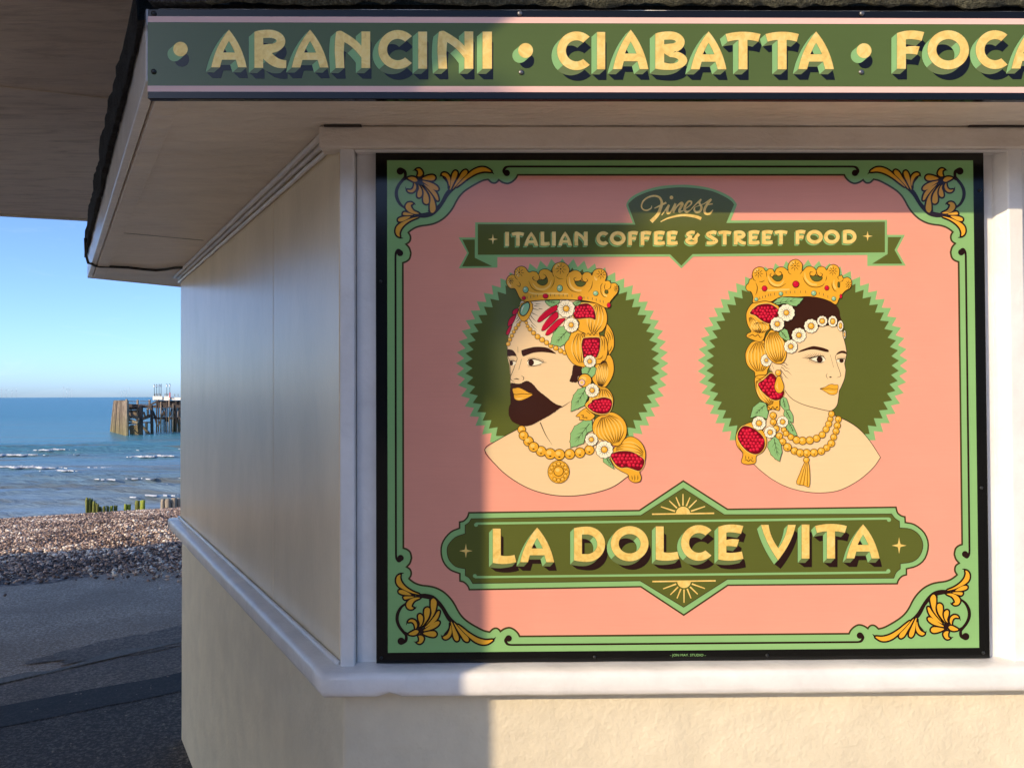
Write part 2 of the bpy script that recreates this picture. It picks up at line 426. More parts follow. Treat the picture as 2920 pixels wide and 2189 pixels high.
# sea
def sea_mat():
    mt, n, b = newmat('sea_water')
    g = n.nodes.new('ShaderNodeNewGeometry'); d = N(n, 'ShaderNodeVectorMath', operation='DOT_PRODUCT')
    n.links.new(g.outputs['Position'], d.inputs[0]); d.inputs[1].default_value = (SV[0], SV[1], 0)
    mr = N(n, 'ShaderNodeMapRange'); n.links.new(d.outputs['Value'], mr.inputs[0])
    mr.inputs[1].default_value = 55; mr.inputs[2].default_value = 420
    c = ramp(n, mr.outputs[0], [(0.0, (0.27, 0.33, 0.36)), (0.12, (0.17, 0.27, 0.33)), (0.34, (0.06, 0.24, 0.30)), (1.0, (0.008, 0.165, 0.225))])  # nearer tones hold the sky's reflection in the base colour
    # cloudy silt
    mp = N(n, 'ShaderNodeMapping'); n.links.new(g.outputs['Position'], mp.inputs[0]); mp.inputs['Rotation'].default_value = (0, 0, -math.atan2(ST[1], ST[0]))
    mp.inputs['Scale'].default_value = (0.028, 0.30, 0.1)
    sz = noise(n, mp.outputs[0], 1.0, 4, 0.6)
    c = mixc(n, mixc(n, mr.outputs[0], ramp(n, sz, [(0.50, g3(0)), (0.60, g3(0.75))]), ramp(n, sz, [(0.55, g3(0)), (0.8, g3(0.12))])), c, (0.17, 0.15, 0.095))
    n.links.new(c, b.inputs['Base Color'])
    b.inputs['Roughness'].default_value = 0.27; b.inputs['IOR'].default_value = 1.33; b.inputs['Specular IOR Level'].default_value = 0.32
    mp2 = N(n, 'ShaderNodeMapping'); n.links.new(g.outputs['Position'], mp2.inputs[0]); mp2.inputs['Rotation'].default_value = (0, 0, -math.atan2(ST[1], ST[0]))
    mp2.inputs['Scale'].default_value = (0.25, 0.9, 0.5)
    w1 = noise(n, mp2.outputs[0], 1.0, 6, 0.62, 0.4)
    w2 = noise(n, mp2.outputs[0], 0.12, 3, 0.5, 0.3)
    h = bump(n, b, w2, 0.5, 1.6)
    bump(n, b, w1, 0.8, 0.45, h)
    return mt
SEA = sea_mat()
# near water carries real low swell lines along the shore
rows_s = list(np.concatenate([np.arange(54, 192, 0.8), np.arange(192, 420, 4.0), [500, 700, 1100, 2000, 4000, 9000, 20000, 45000]]))
cols_t = list(np.concatenate([[-45000, -9000, -2000, -600], np.arange(-200, -30, 8), np.arange(-30, 60, 3.0), np.arange(60, 300, 20), [900, 4000, 20000, 45000]]))
def wave(s, t):
    z = 0.0
    if s < 190:
        amp = min(1, (s-52)/14)*min(1, max(0, (195-s)/50))
        ph = s/7.5+0.6*math.sin(t/23)+0.25*math.sin(t/9+1.3)
        z = 0.30*amp*(max(0, math.sin(2*math.pi*ph))**4*(1.2+0.9*math.sin(t/31+s/11))+0.5*math.sin(t/15+s*0.21)*math.sin(s*0.9+t*0.07))
    return z
V = []; Fc = []
nc = len(cols_t)
for s in rows_s:
    for t in cols_t:
        p = SV*s+ST*t; V.append((p[0], p[1], SEA_Z+wave(s, t)))
for i in range(len(rows_s)-1):
    for j in range(nc-1):
        Fc.append((i*nc+j, i*nc+j+1, (i+1)*nc+j+1, (i+1)*nc+j))
o = pydata('sea', V, Fc, SEA, smooth=True); tag(o, kind='structure')
# breaking crests
FOAM = flat('sea_foam', (0.60, 0.61, 0.60), 0.9)
def foam():
    """long uneven breaking lines riding on the crests of the swell"""
    bm = bmesh.new(); dv = Vector((SV[0], SV[1], 0)); rnd = random.Random(11)
    for k in range(10, 20):
        prev = None; ph0 = rnd.uniform(0, 30); nz = 0; big = k >= 14
        for i in range(2000):
            t = -140+0.10*i
            s = 7.5*(k+0.25-0.6*math.sin(t/23)-0.25*math.sin(t/9+1.3))
            p = SV*(s+0.45*math.sin(t*1.9+k)+0.3*math.sin(t*4.3)-0.4)+ST*t
            if not (-1.3 < p[0]/p[1] < 0.1): prev = None; continue
            nz = 0.75*nz+0.25*rnd.uniform(-1, 1)
            a = math.sin(t/4.1+ph0)+0.8*math.sin(t/1.7+ph0*2.3)+0.6*math.sin(t/9.7+ph0*0.7)-(0.85 if big else 1.3)
            if a+nz*2.0 <= 0: prev = None; continue
            a = min(1, a*0.9); h = (0.02+0.17*a*(0.25+abs(nz)*1.8))*(1 if big else 0.35)
            c = Vector((p[0], p[1], SEA_Z+wave(s, t))); jit = rnd.uniform(-.15, .15)
            ring = [bm.verts.new(c-dv*(0.30+0.5*a+jit)+Vector((0, 0, -0.07))), bm.verts.new(c-dv*0.18+Vector((0, 0, h*0.7))), bm.verts.new(c+dv*0.05+Vector((0, 0, h))), bm.verts.new(c+dv*0.4+Vector((0, 0, -0.06)))]
            if prev:
                for q in range(3): bm.faces.new((prev[q], ring[q], ring[q+1], prev[q+1]))
            prev = ring
    for v in [v for v in bm.verts if not v.link_faces]: bm.verts.remove(v)
    o = from_bm('breaker_foam', bm, FOAM, None, True); tag(o, 'broken white foam along the low wave crests', 'foam', kind='stuff')
foam()

# stray stones and shell grit kicked across the tarmac
def grit():
    bm = bmesh.new(); rnd = random.Random(21)
    for i in range(4200):
        s = 3.2+4.8*rnd.random()**0.8; t = rnd.uniform(-9.5, 5.0); p = SV*s+ST*t
        if p[1] < 3.05 or not (-1.6 < p[0]/p[1] < -0.3): continue
        r = rnd.uniform(0.002, 0.0055)*(1.8 if rnd.random() < 0.06 else 1); z = float(ground_h(s))+0.012
        q = [bm.verts.new((p[0]+r*rnd.uniform(.7, 1.3)*math.cos(a)*1.3, p[1]+r*rnd.uniform(.7, 1.3)*math.sin(a), z)) for a in (0, 1.26, 2.5, 3.77, 5.03)]
        tp = bm.verts.new((p[0], p[1], z+r*0.8))
        for k in range(5): bm.faces.new((q[k], q[(k+1) % 5], tp))
    o = from_bm('beach_grit', bm, flat('pale_grit', (0.30, 0.25, 0.20), 0.8)); tag(o, 'pale grit and stray stones scattered over the tarmac', 'grit', kind='stuff')
grit()

# ================================================================ KIOSK
YW = 1.655                                     # plane of the front wall
WU = np.array([-math.sin(math.radians(30)), math.cos(math.radians(30))])     # along the angled wall, going back
WN = np.array([-math.cos(math.radians(30)), -math.sin(math.radians(30))])    # its outward normal
C0 = np.array([-0.3405, YW])                   # corner of front and angled wall
WLEN = 1.0
_p = on_plane(515, 1100, (C0[0], C0[1], 0), (WN[0], WN[1], 0)); WLEN = float(np.linalg.norm(_p[:2]-C0))
C1 = C0+WU*WLEN
XR = 2.1                                       # right end of the front
Z_SILL_T, Z_SILL_B = 1.6-0.5665, 1.6-0.618
Z_SOF = 1.6+0.570
def hexa(off, back=0.0):
    """footprint offset outwards by off"""
    k = off*math.tan(math.radians(30))
    a = np.array([C0[0]-k, C0[1]-off]); b = C1+WN*off+WU*(off*0.58)
    c = b+np.array([0.5, 0.866])*(WLEN*0.9)
    return [(XR+k, YW-off), tuple(a), tuple(b), tuple(c), (XR+k, c[1])]
kiosk = empty('beach_kiosk', (0.6, 2.6, 0))
tag(kiosk, 'cream and white six-sided beach kiosk with wide eaves', 'kiosk')

prism('lower_wall', hexa(-0.006), -0.02, Z_SILL_B+0.01, CREAM_WALL, kiosk, 0.008, 3)
# upper front: backing behind the mural, corner post, stepped frame, right post
core = hexa(-0.03)
prism('upper_core', core, Z_SILL_B, Z_SOF+0.05, CREAM_PANEL, kiosk)
def xw(px, Y=YW): return float(on_y(px, 1100, Y)[0])
zt = Z_SOF-0.03
# angled wall faced with two boards, thin open joint
def wall_board(s0, s1):
    P = [C0+WU*s0, C0+WU*s1, C0+WU*s1-WN*0.026, C0+WU*s0-WN*0.026]
    prism('wall_board', [tuple(p) for p in P], Z_SILL_T-0.02, Z_SOF-0.001, CREAM_PANEL, kiosk, 0.0015, 1)
js = float(np.linalg.norm(on_plane(779, 1100, (C0[0], C0[1], 0), (WN[0], WN[1], 0))[:2]-C0))
wall_board(0.012, js-0.001); wall_board(js+0.001, WLEN)
# posts
box('corner_post', C0[0], xw(1013), YW-0.012, YW+0.04, Z_SILL_T-0.01, zt, WHITE, kiosk, 0.004, 3)
box('frame_step', xw(1013)+0.001, xw(1071)+0.03, YW+0.010, YW+0.05, Z_SILL_T-0.01, zt, WHITE, kiosk, 0.002, 2)
box('backing_board', xw(1060), xw(2860), YW+0.012, YW+0.045, Z_SILL_T-0.012, zt, WHITE, kiosk, 0.001, 1)
pr0, pr1 = xw(2846), xw(2911)
prism('right_post', [(pr0, YW+0.03), (pr0, YW+0.006), (pr0+0.018, YW-0.016), (pr1, YW-0.016), (pr1, YW+0.03)], Z_SILL_T-0.01, zt, WHITE, kiosk, 0.003, 2)
box('frame_step', pr1+0.001, pr1+0.05, YW+0.012, YW+0.05, Z_SILL_T-0.01, zt, WHITE, kiosk, 0.002, 2)
box('side_board', pr1+0.05, XR, YW+0.004, YW+0.03, Z_SILL_T-0.01, zt, WHITE, kiosk, 0.002, 2)

# sill: mitred round the corner, sagging worn edges, one bite knocked out of its underside
def sill():
    bm = bmesh.new()
    prof = [(-0.02, Z_SILL_B+0.004), (0.012, Z_SILL_B), (0.043, Z_SILL_B), (0.0485, Z_SILL_B+0.005), (0.051, Z_SILL_B+0.014), (0.0512, Z_SILL_T-0.014), (0.048, Z_SILL_T-0.005), (0.041, Z_SILL_T-0.001),
            (0.022, Z_SILL_T+0.0005), (0.004, Z_SILL_T+0.002), (-0.02, Z_SILL_T+0.002)]
    path = []
    n1 = 90
    for i in range(n1+1): path.append(('f', XR-(XR-C0[0])*i/n1))
    n2 = 60
    for i in range(1, n2+1): path.append(('s', WLEN*i/n2))
    rings = []
    for kind, v in path:
        ring = []
        for off, z in prof:
            k = off*math.tan(math.radians(30))
            if kind == 'f':
                f_ = (XR-v)/(XR-C0[0]); x = v-(k if f_ > 0.999 else 0); y = YW-off
                if f_ > 0.999: p = np.array([C0[0]-k, YW-off])
                else: p = np.array([x, y])
            else:
                p = C0+WU*v+WN*off
                if v < off*0.6: p = C0+WU*v*0.5+np.array([-k, -off])*(1-v*0)*0.5+(C0*0+WN*off)*0.5
                if v > WLEN-0.001: p = C1+WN*off+WU*max(0, off)*0.58
            jit = 0.0006*math.sin(v*37+z*90)+random.uniform(-0.0004, 0.0004)
            zz = z+jit*(0.9)
            if kind == 'f' and abs(v-xw(1127)) < 0.022 and z < Z_SILL_B+0.008 and off > 0.03:
                zz += 0.012*max(0, 1-abs(v-xw(1127))/0.022)
            n_ = np.array([0, -1.0]) if kind == 'f' else WN
            q = p+n_*jit
            ring.append(bm.verts.new((q[0], q[1], zz)))
        rings.append(ring)
    for a, b in zip(rings, rings[1:]):
        for i in range(len(prof)-1):
            bm.faces.new((a[i], a[i+1], b[i+1], b[i]))
    bm.faces.new(rings[-1]); bm.faces.new(rings[0][::-1])
    o = from_bm('window_sill', bm, WHITE, kiosk, True)
    return o
sill()
# rounded bead of filler where the boards meet the sill on the angled wall
tube('sill_bead', [(*(C0+WU*t+WN*0.006), Z_SILL_T+0.004) for t in np.linspace(0.0, WLEN, 24)], 0.006, WHITE, kiosk, 8)

# head board over the mural
xh0 = float(on_y(908, 390, 1.633)[0])
box('head_board', xh0, XR, 1.633, YW+0.03, 1.6+0.522, Z_SOF-0.0015, WHITE_SOFFIT, kiosk, 0.005, 3)
box('head_bead', xw(1016), XR, 1.640, YW+0.03, 1.6+0.5165, 1.6+0.5215, WHITE, kiosk, 0.001, 1)
# eaves
E0 = on_z(415, 228, Z_SOF)[:2]; E1 = on_z(249, 791, Z_SOF)[:2]; E2 = on_z(520, 818, Z_SOF)[:2]
E2b = E1+(E2-E1)*6
eave = [(XR+0.5, E0[1]), tuple(E0), tuple(E1), tuple(E2b), (XR+0.5, E2b[1]+0.2)]
Z_ROOF = 1.6+0.700
def offs(poly, d):
    """inset of the eave polygon near its three visible edges"""
    e = (E1-E0)/np.linalg.norm(E1-E0); n = np.array([e[1], -e[0]]); n = n if n@(C1-E0) > 0 else -n
    e2 = (E2-E1)/np.linalg.norm(E2-E1); n2 = np.array([-e2[1], e2[0]]); n2 = n2 if n2[1] < 0 else -n2
    def inter(p, a, q, b):
        M = np.array([a, -b]).T; t = np.linalg.solve(M, q-p); return p+a*t[0]
    a = inter(E0+n*d, e, np.array([0, E0[1]+d]), np.array([1.0, 0])); b = inter(E0+n*d, e, E1+n2*d, e2)
    return [(poly[0][0], E0[1]+d), tuple(a), tuple(b), tuple(np.array(poly[3])+n2*d), (poly[4][0], poly[4][1]-d)]
prism('soffit', offs(eave, 0.022), Z_SOF, Z_SOF+0.03, WHITE_SOFFIT, kiosk)
# fascia boards hang a touch lower than the soffit sheet
def fascia(a, b, t=0.02, z0=Z_SOF-0.003, z1=Z_ROOF):
    a = np.array(a); b = np.array(b); e = (b-a)/np.linalg.norm(b-a); n = np.array([e[1], -e[0]])
    if n@(np.array([0.6, 2.6])-a) < 0: n = -n
    prism('fascia_board', [tuple(a), tuple(b), tuple(b+n*t), tuple(a+n*t)], z0, z1, WHITE, kiosk, 0.003, 2)
fascia((XR+0.5, E0[1]), E0+np.array([0.021, 0])); fascia(E0, E1); fascia(E1+(E2-E1)*0.02, E2b)
# batten on the underside, set in from the left edge, and cover beads along the wall head
le = (E1-E0)/np.linalg.norm(E1-E0); ln = np.array([le[1], -le[0]]); ln = ln if ln@(C1-E0) > 0 else -ln
pa, pb = E0+ln*0.024+le*0.03, E1+ln*0.024-le*0.03
prism('edge_batten', [tuple(pa), tuple(pb), tuple(pb+ln*0.045), tuple(pa+ln*0.045)], Z_SOF-0.006, Z_SOF-0.0005, WHITE_SOFFIT, kiosk, 0.002, 2)
for k, (off, dz, r) in enumerate(((0.008, -0.008, 0.0085), (0.026, -0.006, 0.0075), (0.006, -0.028, 0.006))):
    tube('cover_bead', [(*(C0+WU*t+WN*off), Z_SOF+dz+0.0008*math.sin(t*23+k)) for t in np.linspace(0.0, WLEN+0.02, 20)], r, WHITE, kiosk, 8)
# soffit board joints along the eave
for d in (0.36,):
    q0, q1 = E0+ln*0.0+le*0.78, None
for s in (0.60,):
    a = C0+WU*(WLEN*s)+WN*0.05; b = C0+WU*(WLEN*s)+WN*0.34
    prism('soffit_joint', [tuple(a-WU*0.001), tuple(b-WU*0.001), tuple(b+WU*0.001), tuple(a+WU*0.001)], Z_SOF-0.0012, Z_SOF-0.0004, SHADOWGAP, kiosk)
# dark gaps above the head board
box('head_gap', xw(925, 1.633), xw(1032, 1.633), 1.628, 1.634, Z_SOF-0.0045, Z_SOF-0.0012, SHADOWGAP, kiosk)
box('head_gap', xw(2770, 1.633), xw(2960, 1.633), 1.629, 1.634, Z_SOF-0.003, Z_SOF-0.0008, SHADOWGAP, kiosk)
# cable clipped under the far eave, dropping from the roof edge
zc = Z_SOF-0.006
cp = [on_z(px, py, zc) for px, py in ((262, 752), (268, 757), (285, 760), (320, 761), (365, 763), (410, 768), (445, 771), (470, 769), (498, 764), (520, 763), (540, 768), (548, 778))]
z_up = [(cp[0][0]-0.022, cp[0][1]-0.012, Z_SOF+0.10), (cp[0][0]-0.020, cp[0][1]-0.010, Z_SOF+0.03), (cp[0][0]-0.012, cp[0][1]-0.006, Z_SOF-0.004)]
tube('cable', z_up+[tuple(p) for p in cp], 0.0055, CABLE, kiosk, 8)
# roof: deck plus ragged felt edges
prism('roof_deck', offs(eave, 0.01), Z_ROOF-0.01, Z_ROOF+0.012, BITUMEN, kiosk)
def felt_edge(name, a, b, outn, mat, seed, over=0.02, z0=Z_ROOF-0.018, z1=Z_ROOF+0.10, rag=0.012, n=260):
    """a folded felt edge: ragged lower lip, lumpy face, folded back over the roof"""
    rnd = random.Random(seed); a = np.array(a); b = np.array(b); bm = bmesh.new(); rings = []
    low = 0; bulge = 0
    for i in range(n+1):
        p = a+(b-a)*i/n
        low = 0.6*low+rnd.uniform(-rag, rag); bulge = 0.8*bulge+rnd.uniform(-0.004, 0.004)
        prof = [(0.002, z0+low+0.004), (over+bulge*0.5, z0+low), (over+bulge+rnd.uniform(-.002, .002), z0+(z1-z0)*0.3), (over+bulge+rnd.uniform(-.003, .003), z0+(z1-z0)*0.55),
                (over*0.9+bulge+rnd.uniform(-.003, .003), z0+(z1-z0)*0.8), (over*0.4, z1), (-0.25, z1+0.03)]
        rings.append([bm.verts.new((p[0]+outn[0]*o_, p[1]+outn[1]*o_, z)) for o_, z in prof])
    for r0, r1 in zip(rings, rings[1:]):
        for k in range(len(r0)-1):
            bm.faces.new((r0[k], r0[k+1], r1[k+1], r1[k]))
    return from_bm(name, bm, mat, kiosk, True)
felt_edge('roof_felt_edge', (XR+0.5, E0[1]-0.002), E0+np.array([0.02, -0.002]), (0, -1), FELT, 3, over=0.012, z0=Z_ROOF+0.002, rag=0.004)
felt_edge('roof_felt_edge', E0-le*0.015, E1+le*0.02, -ln, BITUMEN, 5, over=0.014, z0=Z_ROOF-0.034, rag=0.006, n=90)
felt_edge('roof_felt_edge', E1, E2b, (-(E2-E1)[1]*-1/np.linalg.norm(E2-E1)*-1, (E2-E1)[0]/np.linalg.norm(E2-E1)), BITUMEN, 9, over=0.012, z0=Z_ROOF-0.02, rag=0.008)
prism('felt_flap', [(E0[0]+0.01, E0[1]-0.016), (E0[0]+0.115, E0[1]-0.018), (E0[0]+0.115, E0[1]+0.1), (E0[0]+0.01, E0[1]+0.1)], Z_ROOF+0.004, Z_ROOF+0.12,
      felt_mat('grey_felt', (0.05, 0.05, 0.048), (0.13, 0.13, 0.12), (0.3, 0.3, 0.28)), kiosk, 0.002, 1)

# ================================================================ CANOPY beside the kiosk (with an unseen wall added at the left to cast shade)
ZC = 1.6+1.35
canopy = empty('promenade_canopy', (-4.5, 2.0, 0))
tag(canopy, 'flat brown-stained canopy slab overhead at the upper left', 'canopy')
fa = on_z(0, 614, ZC)[:2]; fb = on_z(251, 628, ZC)[:2]; fd = (fb-fa)/np.linalg.norm(fb-fa)
def on_far(x): return tuple(fa+fd*((x-fa[0])/fd[0]))
poly = [(-14, -2.7), (-4.95, -2.7), (-2.2, -0.165), (-1.83, -0.165), (0.9, 1.335), on_far(0.9), on_far(-14)]  # unseen front outline shaped to throw the slanting shade on the sign

prism('slab', poly, ZC, ZC+0.05, CANOPY_PAINT, canopy, 0.006, 1)
# joint strip and drip edge under the slab
ja = on_z(0, 244, ZC)[:2]; jb = on_z(285, 276, ZC)[:2]; jd = (jb-ja)/np.linalg.norm(jb-ja); jn = np.array([-jd[1], jd[0]])
ja2, jb2 = ja-jd*3, jb+jd*0.12
prism('joint_strip', [tuple(ja2), tuple(jb2), tuple(jb2+jn*0.012), tuple(ja2+jn*0.012)], ZC-0.006, ZC-0.0005, CANOPY_PAINT, canopy, 0.001, 1)
fn = np.array([-fd[1], fd[0]])
q0, q1 = np.array(on_far(-11.5)), np.array(on_far(0.8))
prism('drip_edge', [tuple(q0-fn*0.05), tuple(q1-fn*0.05), tuple(q1-fn*0.012), tuple(q0-fn*0.012)], ZC-0.012, ZC-0.0005, RENDER_WALL, canopy, 0.002, 1)
ta = math.tan(SUN_AZ)
for xa, xb, zb in ((-2.0, -1.452, 0.66), (-4.2, -2.001, 0.80)):
    prism('shade_screen', [(xa-0.2*(ta), 0.08), (xb-0.2*ta, 0.08), (xb, 0.279), (xa, 0.279)], zb, ZC-0.001, RENDER_WALL, canopy)  # unseen panels added to cast the upright shade edge, open below for bounce
for x in (-2.25, -4.4, -7, -10, -13):
    box('post', x-0.05, x+0.05, 0.13, 0.23, 0, ZC-0.002 if x < -4.3 else 1.0, RENDER_WALL, canopy)

# unseen tapered shelter roof, added behind the viewer to throw the soft slanting shade
shelter = empty('added_shade_shelter', (-7.2, -2.9, 0))
tag(shelter, 'unseen tapered shelter added behind the viewer to cast slanting shade', 'shelter')
B = np.array(TO_SUN)*7.0
prof = [(-2.6, 0.0), (0.008, 0.0), (0.008, 0.13), (0.30, 0.37), (0.30, 0.392), (-2.6, 0.392)]
bm = bmesh.new(); fr = []; bk = []
for X, z in prof:
    p = np.array([X, 1.65, 1.6+z])+B
    k_ = 0.05*math.tan(SUN_AZ); fr.append(bm.verts.new((p[0]-k_, p[1]-0.05, p[2]))); bk.append(bm.verts.new((p[0]+k_, p[1]+0.05, p[2])))
bm.faces.new(fr); bm.faces.new(bk[::-1])
for i in range(len(prof)):
    j = (i+1) % len(prof); bm.faces.new((fr[i], bk[i], bk[j], fr[j]))
from_bm('added_shade_roof', bm, RENDER_WALL, shelter)
pcol = np.array([-2.2, 1.65, 1.6])+B
box('added_shelter_column', pcol[0]-0.15, pcol[0]+0.15, pcol[1]-0.12, pcol[1]+0.12, 0, pcol[2]+0.002, RENDER_WALL, shelter, 0.01, 1)

# seafront terrace across the road, behind the viewer: shaded fronts that the gloss paint mirrors
BRICK = rough_paint('terrace_brick', (0.42, 0.33, 0.27), 30, 0.4, 0.01, 0.8); SLATE = rough_paint('terrace_slate', (0.09, 0.09, 0.10), 20, 0.3, 0.01, 0.6); STUCCO = rough_paint('terrace_stucco', (0.74, 0.70, 0.63), 20, 0.3, 0.01, 0.8)
PANE = flat('terrace_window_glass', (0.03, 0.035, 0.04), 0.08)
TL = ['brick terrace house at the far left behind the viewer', 'stucco terrace house second from the left behind the viewer', 'brick terrace house third from the left behind the viewer', 'stucco terrace house in the middle behind the viewer', 'brick terrace house right of the middle behind the viewer', 'stucco terrace house at the far right behind the viewer']
for k in range(6):
    x0 = -46+15.5*k; hh = 10.4+0.9*((k*3) % 4)*0.5; r0 = empty('terrace_house', (x0+7.5, -46, 0)); tag(r0, TL[k], 'house', 'terrace houses behind the viewer')
    box('wall', x0, x0+15, -54, -45, 0, hh, STUCCO if k % 2 else BRICK, r0)
    bm = bmesh.new(); v = [bm.verts.new(c) for c in ((x0-.3, -54.4, hh+.01), (x0+15.3, -54.4, hh+.01), (x0+15.3, -44.6, hh+.01), (x0-.3, -44.6, hh+.01), (x0-.3, -49.5, hh+2.6), (x0+15.3, -49.5, hh+2.6))]
    for f_ in ((0, 1, 2, 3), (0, 4, 5, 1), (3, 2, 5, 4), (0, 3, 4), (1, 5, 2)): bm.faces.new([v[i] for i in f_])
    from_bm('roof', bm, SLATE, r0)
    for i in range(3):
        for j in range(3): box('window', x0+1.6+i*4.6, x0+3.8+i*4.6, -45.02, -44.96, 1.1+j*2.9, 2.8+j*2.9, PANE, r0)

# ================================================================ PAINTED SIGNS: drawing kit
def pts(s):
    return [tuple(float(v) for v in q.split(',')) for q in s.split()]
def zoomer(ox, oy, sc):
    return lambda s: [(ox+x/sc, oy+y/sc) for x, y in (pts(s) if isinstance(s, str) else s)]
def catmull(P, closed=True, n=5):
    P = [np.array(p, float) for p in P]; L = len(P); out_ = []
    rngi = range(L) if closed else range(L-1)
    for i in rngi:
        p1, p2 = P[i], P[(i+1) % L]
        p0 = P[i-1] if (closed or i > 0) else p1*2-p2
        p3 = P[(i+2) % L] if (closed or i+2 < L) else p2*2-p1
        for k in range(n):
            t = k/n
            out_.append(tuple(0.5*((2*p1)+(-p0+p2)*t+(2*p0-5*p1+4*p2-p3)*t*t+(-p0+3*p1-3*p2+p3)*t**3)))
    if not closed: out_.append(tuple(P[-1]))
    return out_
def ellipse(cx, cy, rx, ry=None, n=20, rot=0.0, a0=0, a1=360):
    ry = rx if ry is None else ry; full = abs(a1-a0) >= 360
    r_ = []
    for k in range(n if full else n+1):
        a = math.radians(a0+(a1-a0)*k/n); x, y = rx*math.cos(a), ry*math.sin(a)
        r_.append((cx+x*math.cos(rot)-y*math.sin(rot), cy+x*math.sin(rot)+y*math.cos(rot)))
    return r_
def area(P):
    return 0.5*sum(P[i][0]*P[(i+1) % len(P)][1]-P[(i+1) % len(P)][0]*P[i][1] for i in range(len(P)))
def inside(p, P):
    c = False; x, y = p; j = len(P)-1
    for i in range(len(P)):
        if (P[i][1] > y) != (P[j][1] > y) and x < (P[j][0]-P[i][0])*(y-P[i][1])/(P[j][1]-P[i][1])+P[i][0]: c = not c
        j = i
    return c
def star4(cx, cy, rx, ry):
    r_ = []
    for k in range(4):
        a = math.pi/2*k; r_.append((cx+rx*math.cos(a), cy+ry*math.sin(a)))
        r_.append((cx+rx*0.34*math.cos(a+0.42), cy+ry*0.34*math.sin(a+0.42))); r_.append((cx+rx*0.26*math.cos(a+math.pi/4), cy+ry*0.26*math.sin(a+math.pi/4)))
        r_.append((cx+rx*0.34*math.cos(a+math.pi/2-0.42), cy+ry*0.34*math.sin(a+math.pi/2-0.42)))
    return r_

class Art:
    """flat paint laid on a board; every element becomes a thin mesh of its own, later coats 0.2 mm above earlier ones"""
    STEP = 0.0002
    def __init__(self, root, Y):
        self.root = root; self.Y = Y; self.parts = []; self.cur = None; self.k = 0
    def part(self, name, parent=None):
        d = dict(name=name, parent=parent, v=[], f=[], mi=[], mats=[], obj=None)
        self.parts.append(d); self.cur = d; return d
    def use(self, d): self.cur = d
    def _mat(self, mt):
        d = self.cur
        if mt not in d['mats']: d['mats'].append(mt)
        return d['mats'].index(mt)
    def _pt(self, p, lv):
        q = on_y(p[0], p[1], self.Y); return (q[0], self.Y-self.STEP*lv, q[2])
    def tri(self, P, faces, mt, lv):
        d = self.cur; b = len(d['v']); self.k += 1
        lv = lv+(self.k % 13)*0.0331
        d['v'] += [self._pt(p, lv) for p in P]; i = self._mat(mt)
        for f_ in faces: d['f'].append([b+x for x in f_]); d['mi'].append(i)
    def fill(self, P, mt, lv, holes=()):
        loops = [P]+list(holes); allp = [p for l in loops for p in l]
        t = tessellate_polygon([[Vector((x, y, 0)) for x, y in l] for l in loops])
        fs = []
        for a, b, c in t:
            A, B_, C_ = allp[a], allp[b], allp[c]
            cr = (B_[0]-A[0])*(C_[1]-A[1])-(B_[1]-A[1])*(C_[0]-A[0])
            if abs(cr) < 1e-9: continue
            fs.append((a, b, c) if cr < 0 else (a, c, b))
        self.tri(allp, fs, mt, lv)
    def stroke(self, P, wd, mt, lv, closed=False, smooth=0):
        if smooth:
            w0 = wd
            if isinstance(wd, (list, tuple)):
                n0 = len(P); P = catmull(P, closed, smooth); n1 = len(P)
                wd = [float(np.interp(i/(n1-1)*(n0-1), range(n0), w0)) for i in range(n1)]
            else: P = catmull(P, closed, smooth)
        P = [np.array(p, float) for p in P]; Lr = []; n = len(P)
        for i, p in enumerate(P):
            a = P[(i-1) % n] if (closed or i > 0) else p; b = P[(i+1) % n] if (closed or i < n-1) else p
            d1 = p-a; d2 = b-p
            d1 = d1/(np.linalg.norm(d1)+1e-12); d2 = d2/(np.linalg.norm(d2)+1e-12)
            t = d1+d2; t = t/(np.linalg.norm(t)+1e-12); nn = np.array([-t[1], t[0]])
            m_ = 1/max(0.45, abs(nn@np.array([-d2[1], d2[0]])) if np.linalg.norm(d2) > 0.5 else 1)
            ww = (wd[i] if isinstance(wd, (list, tuple)) else wd)*0.5*min(m_, 1.6)
            Lr.append((tuple(p+nn*ww), tuple(p-nn*ww)))
        V_ = [q for pr in Lr for q in pr]; fs = []
        for i in range(n if closed else n-1):
            j = (i+1) % n; fs.append((2*i, 2*i+1, 2*j+1, 2*j))
        self.tri(V_, fs, mt, lv)
    def disc(self, cx, cy, rx, ry, mt, lv, n=18, rot=0):
        P = ellipse(cx, cy, rx, ry, n, rot); self.tri(P, [list(range(n))[::-1]], mt, lv)
    def shape(self, P, mt, lv, line=None, lw=1.4, smooth=5):
        Q = catmull(P, True, smooth) if smooth else P
        self.fill(Q, mt, lv)
        if line is not None: self.stroke(Q, lw, line, lv+0.6, closed=True)
        return Q
    def build(self):
        for d in self.parts:
            if not d['v']: continue
            me = bpy.data.meshes.new(d['name']); me.from_pydata(d['v'], [], d['f'])
            for mt in d['mats']: me.materials.append(mt)
            me.polygons.foreach_set('material_index', d['mi']); me.update()
            par = self.root if d['parent'] is None else d['parent']['obj']
            o = bpy.data.objects.new(d['name'], me); col.objects.link(o)
            me.transform(Matrix.Translation(-root_loc(par))); o.parent = par
            d['obj'] = o

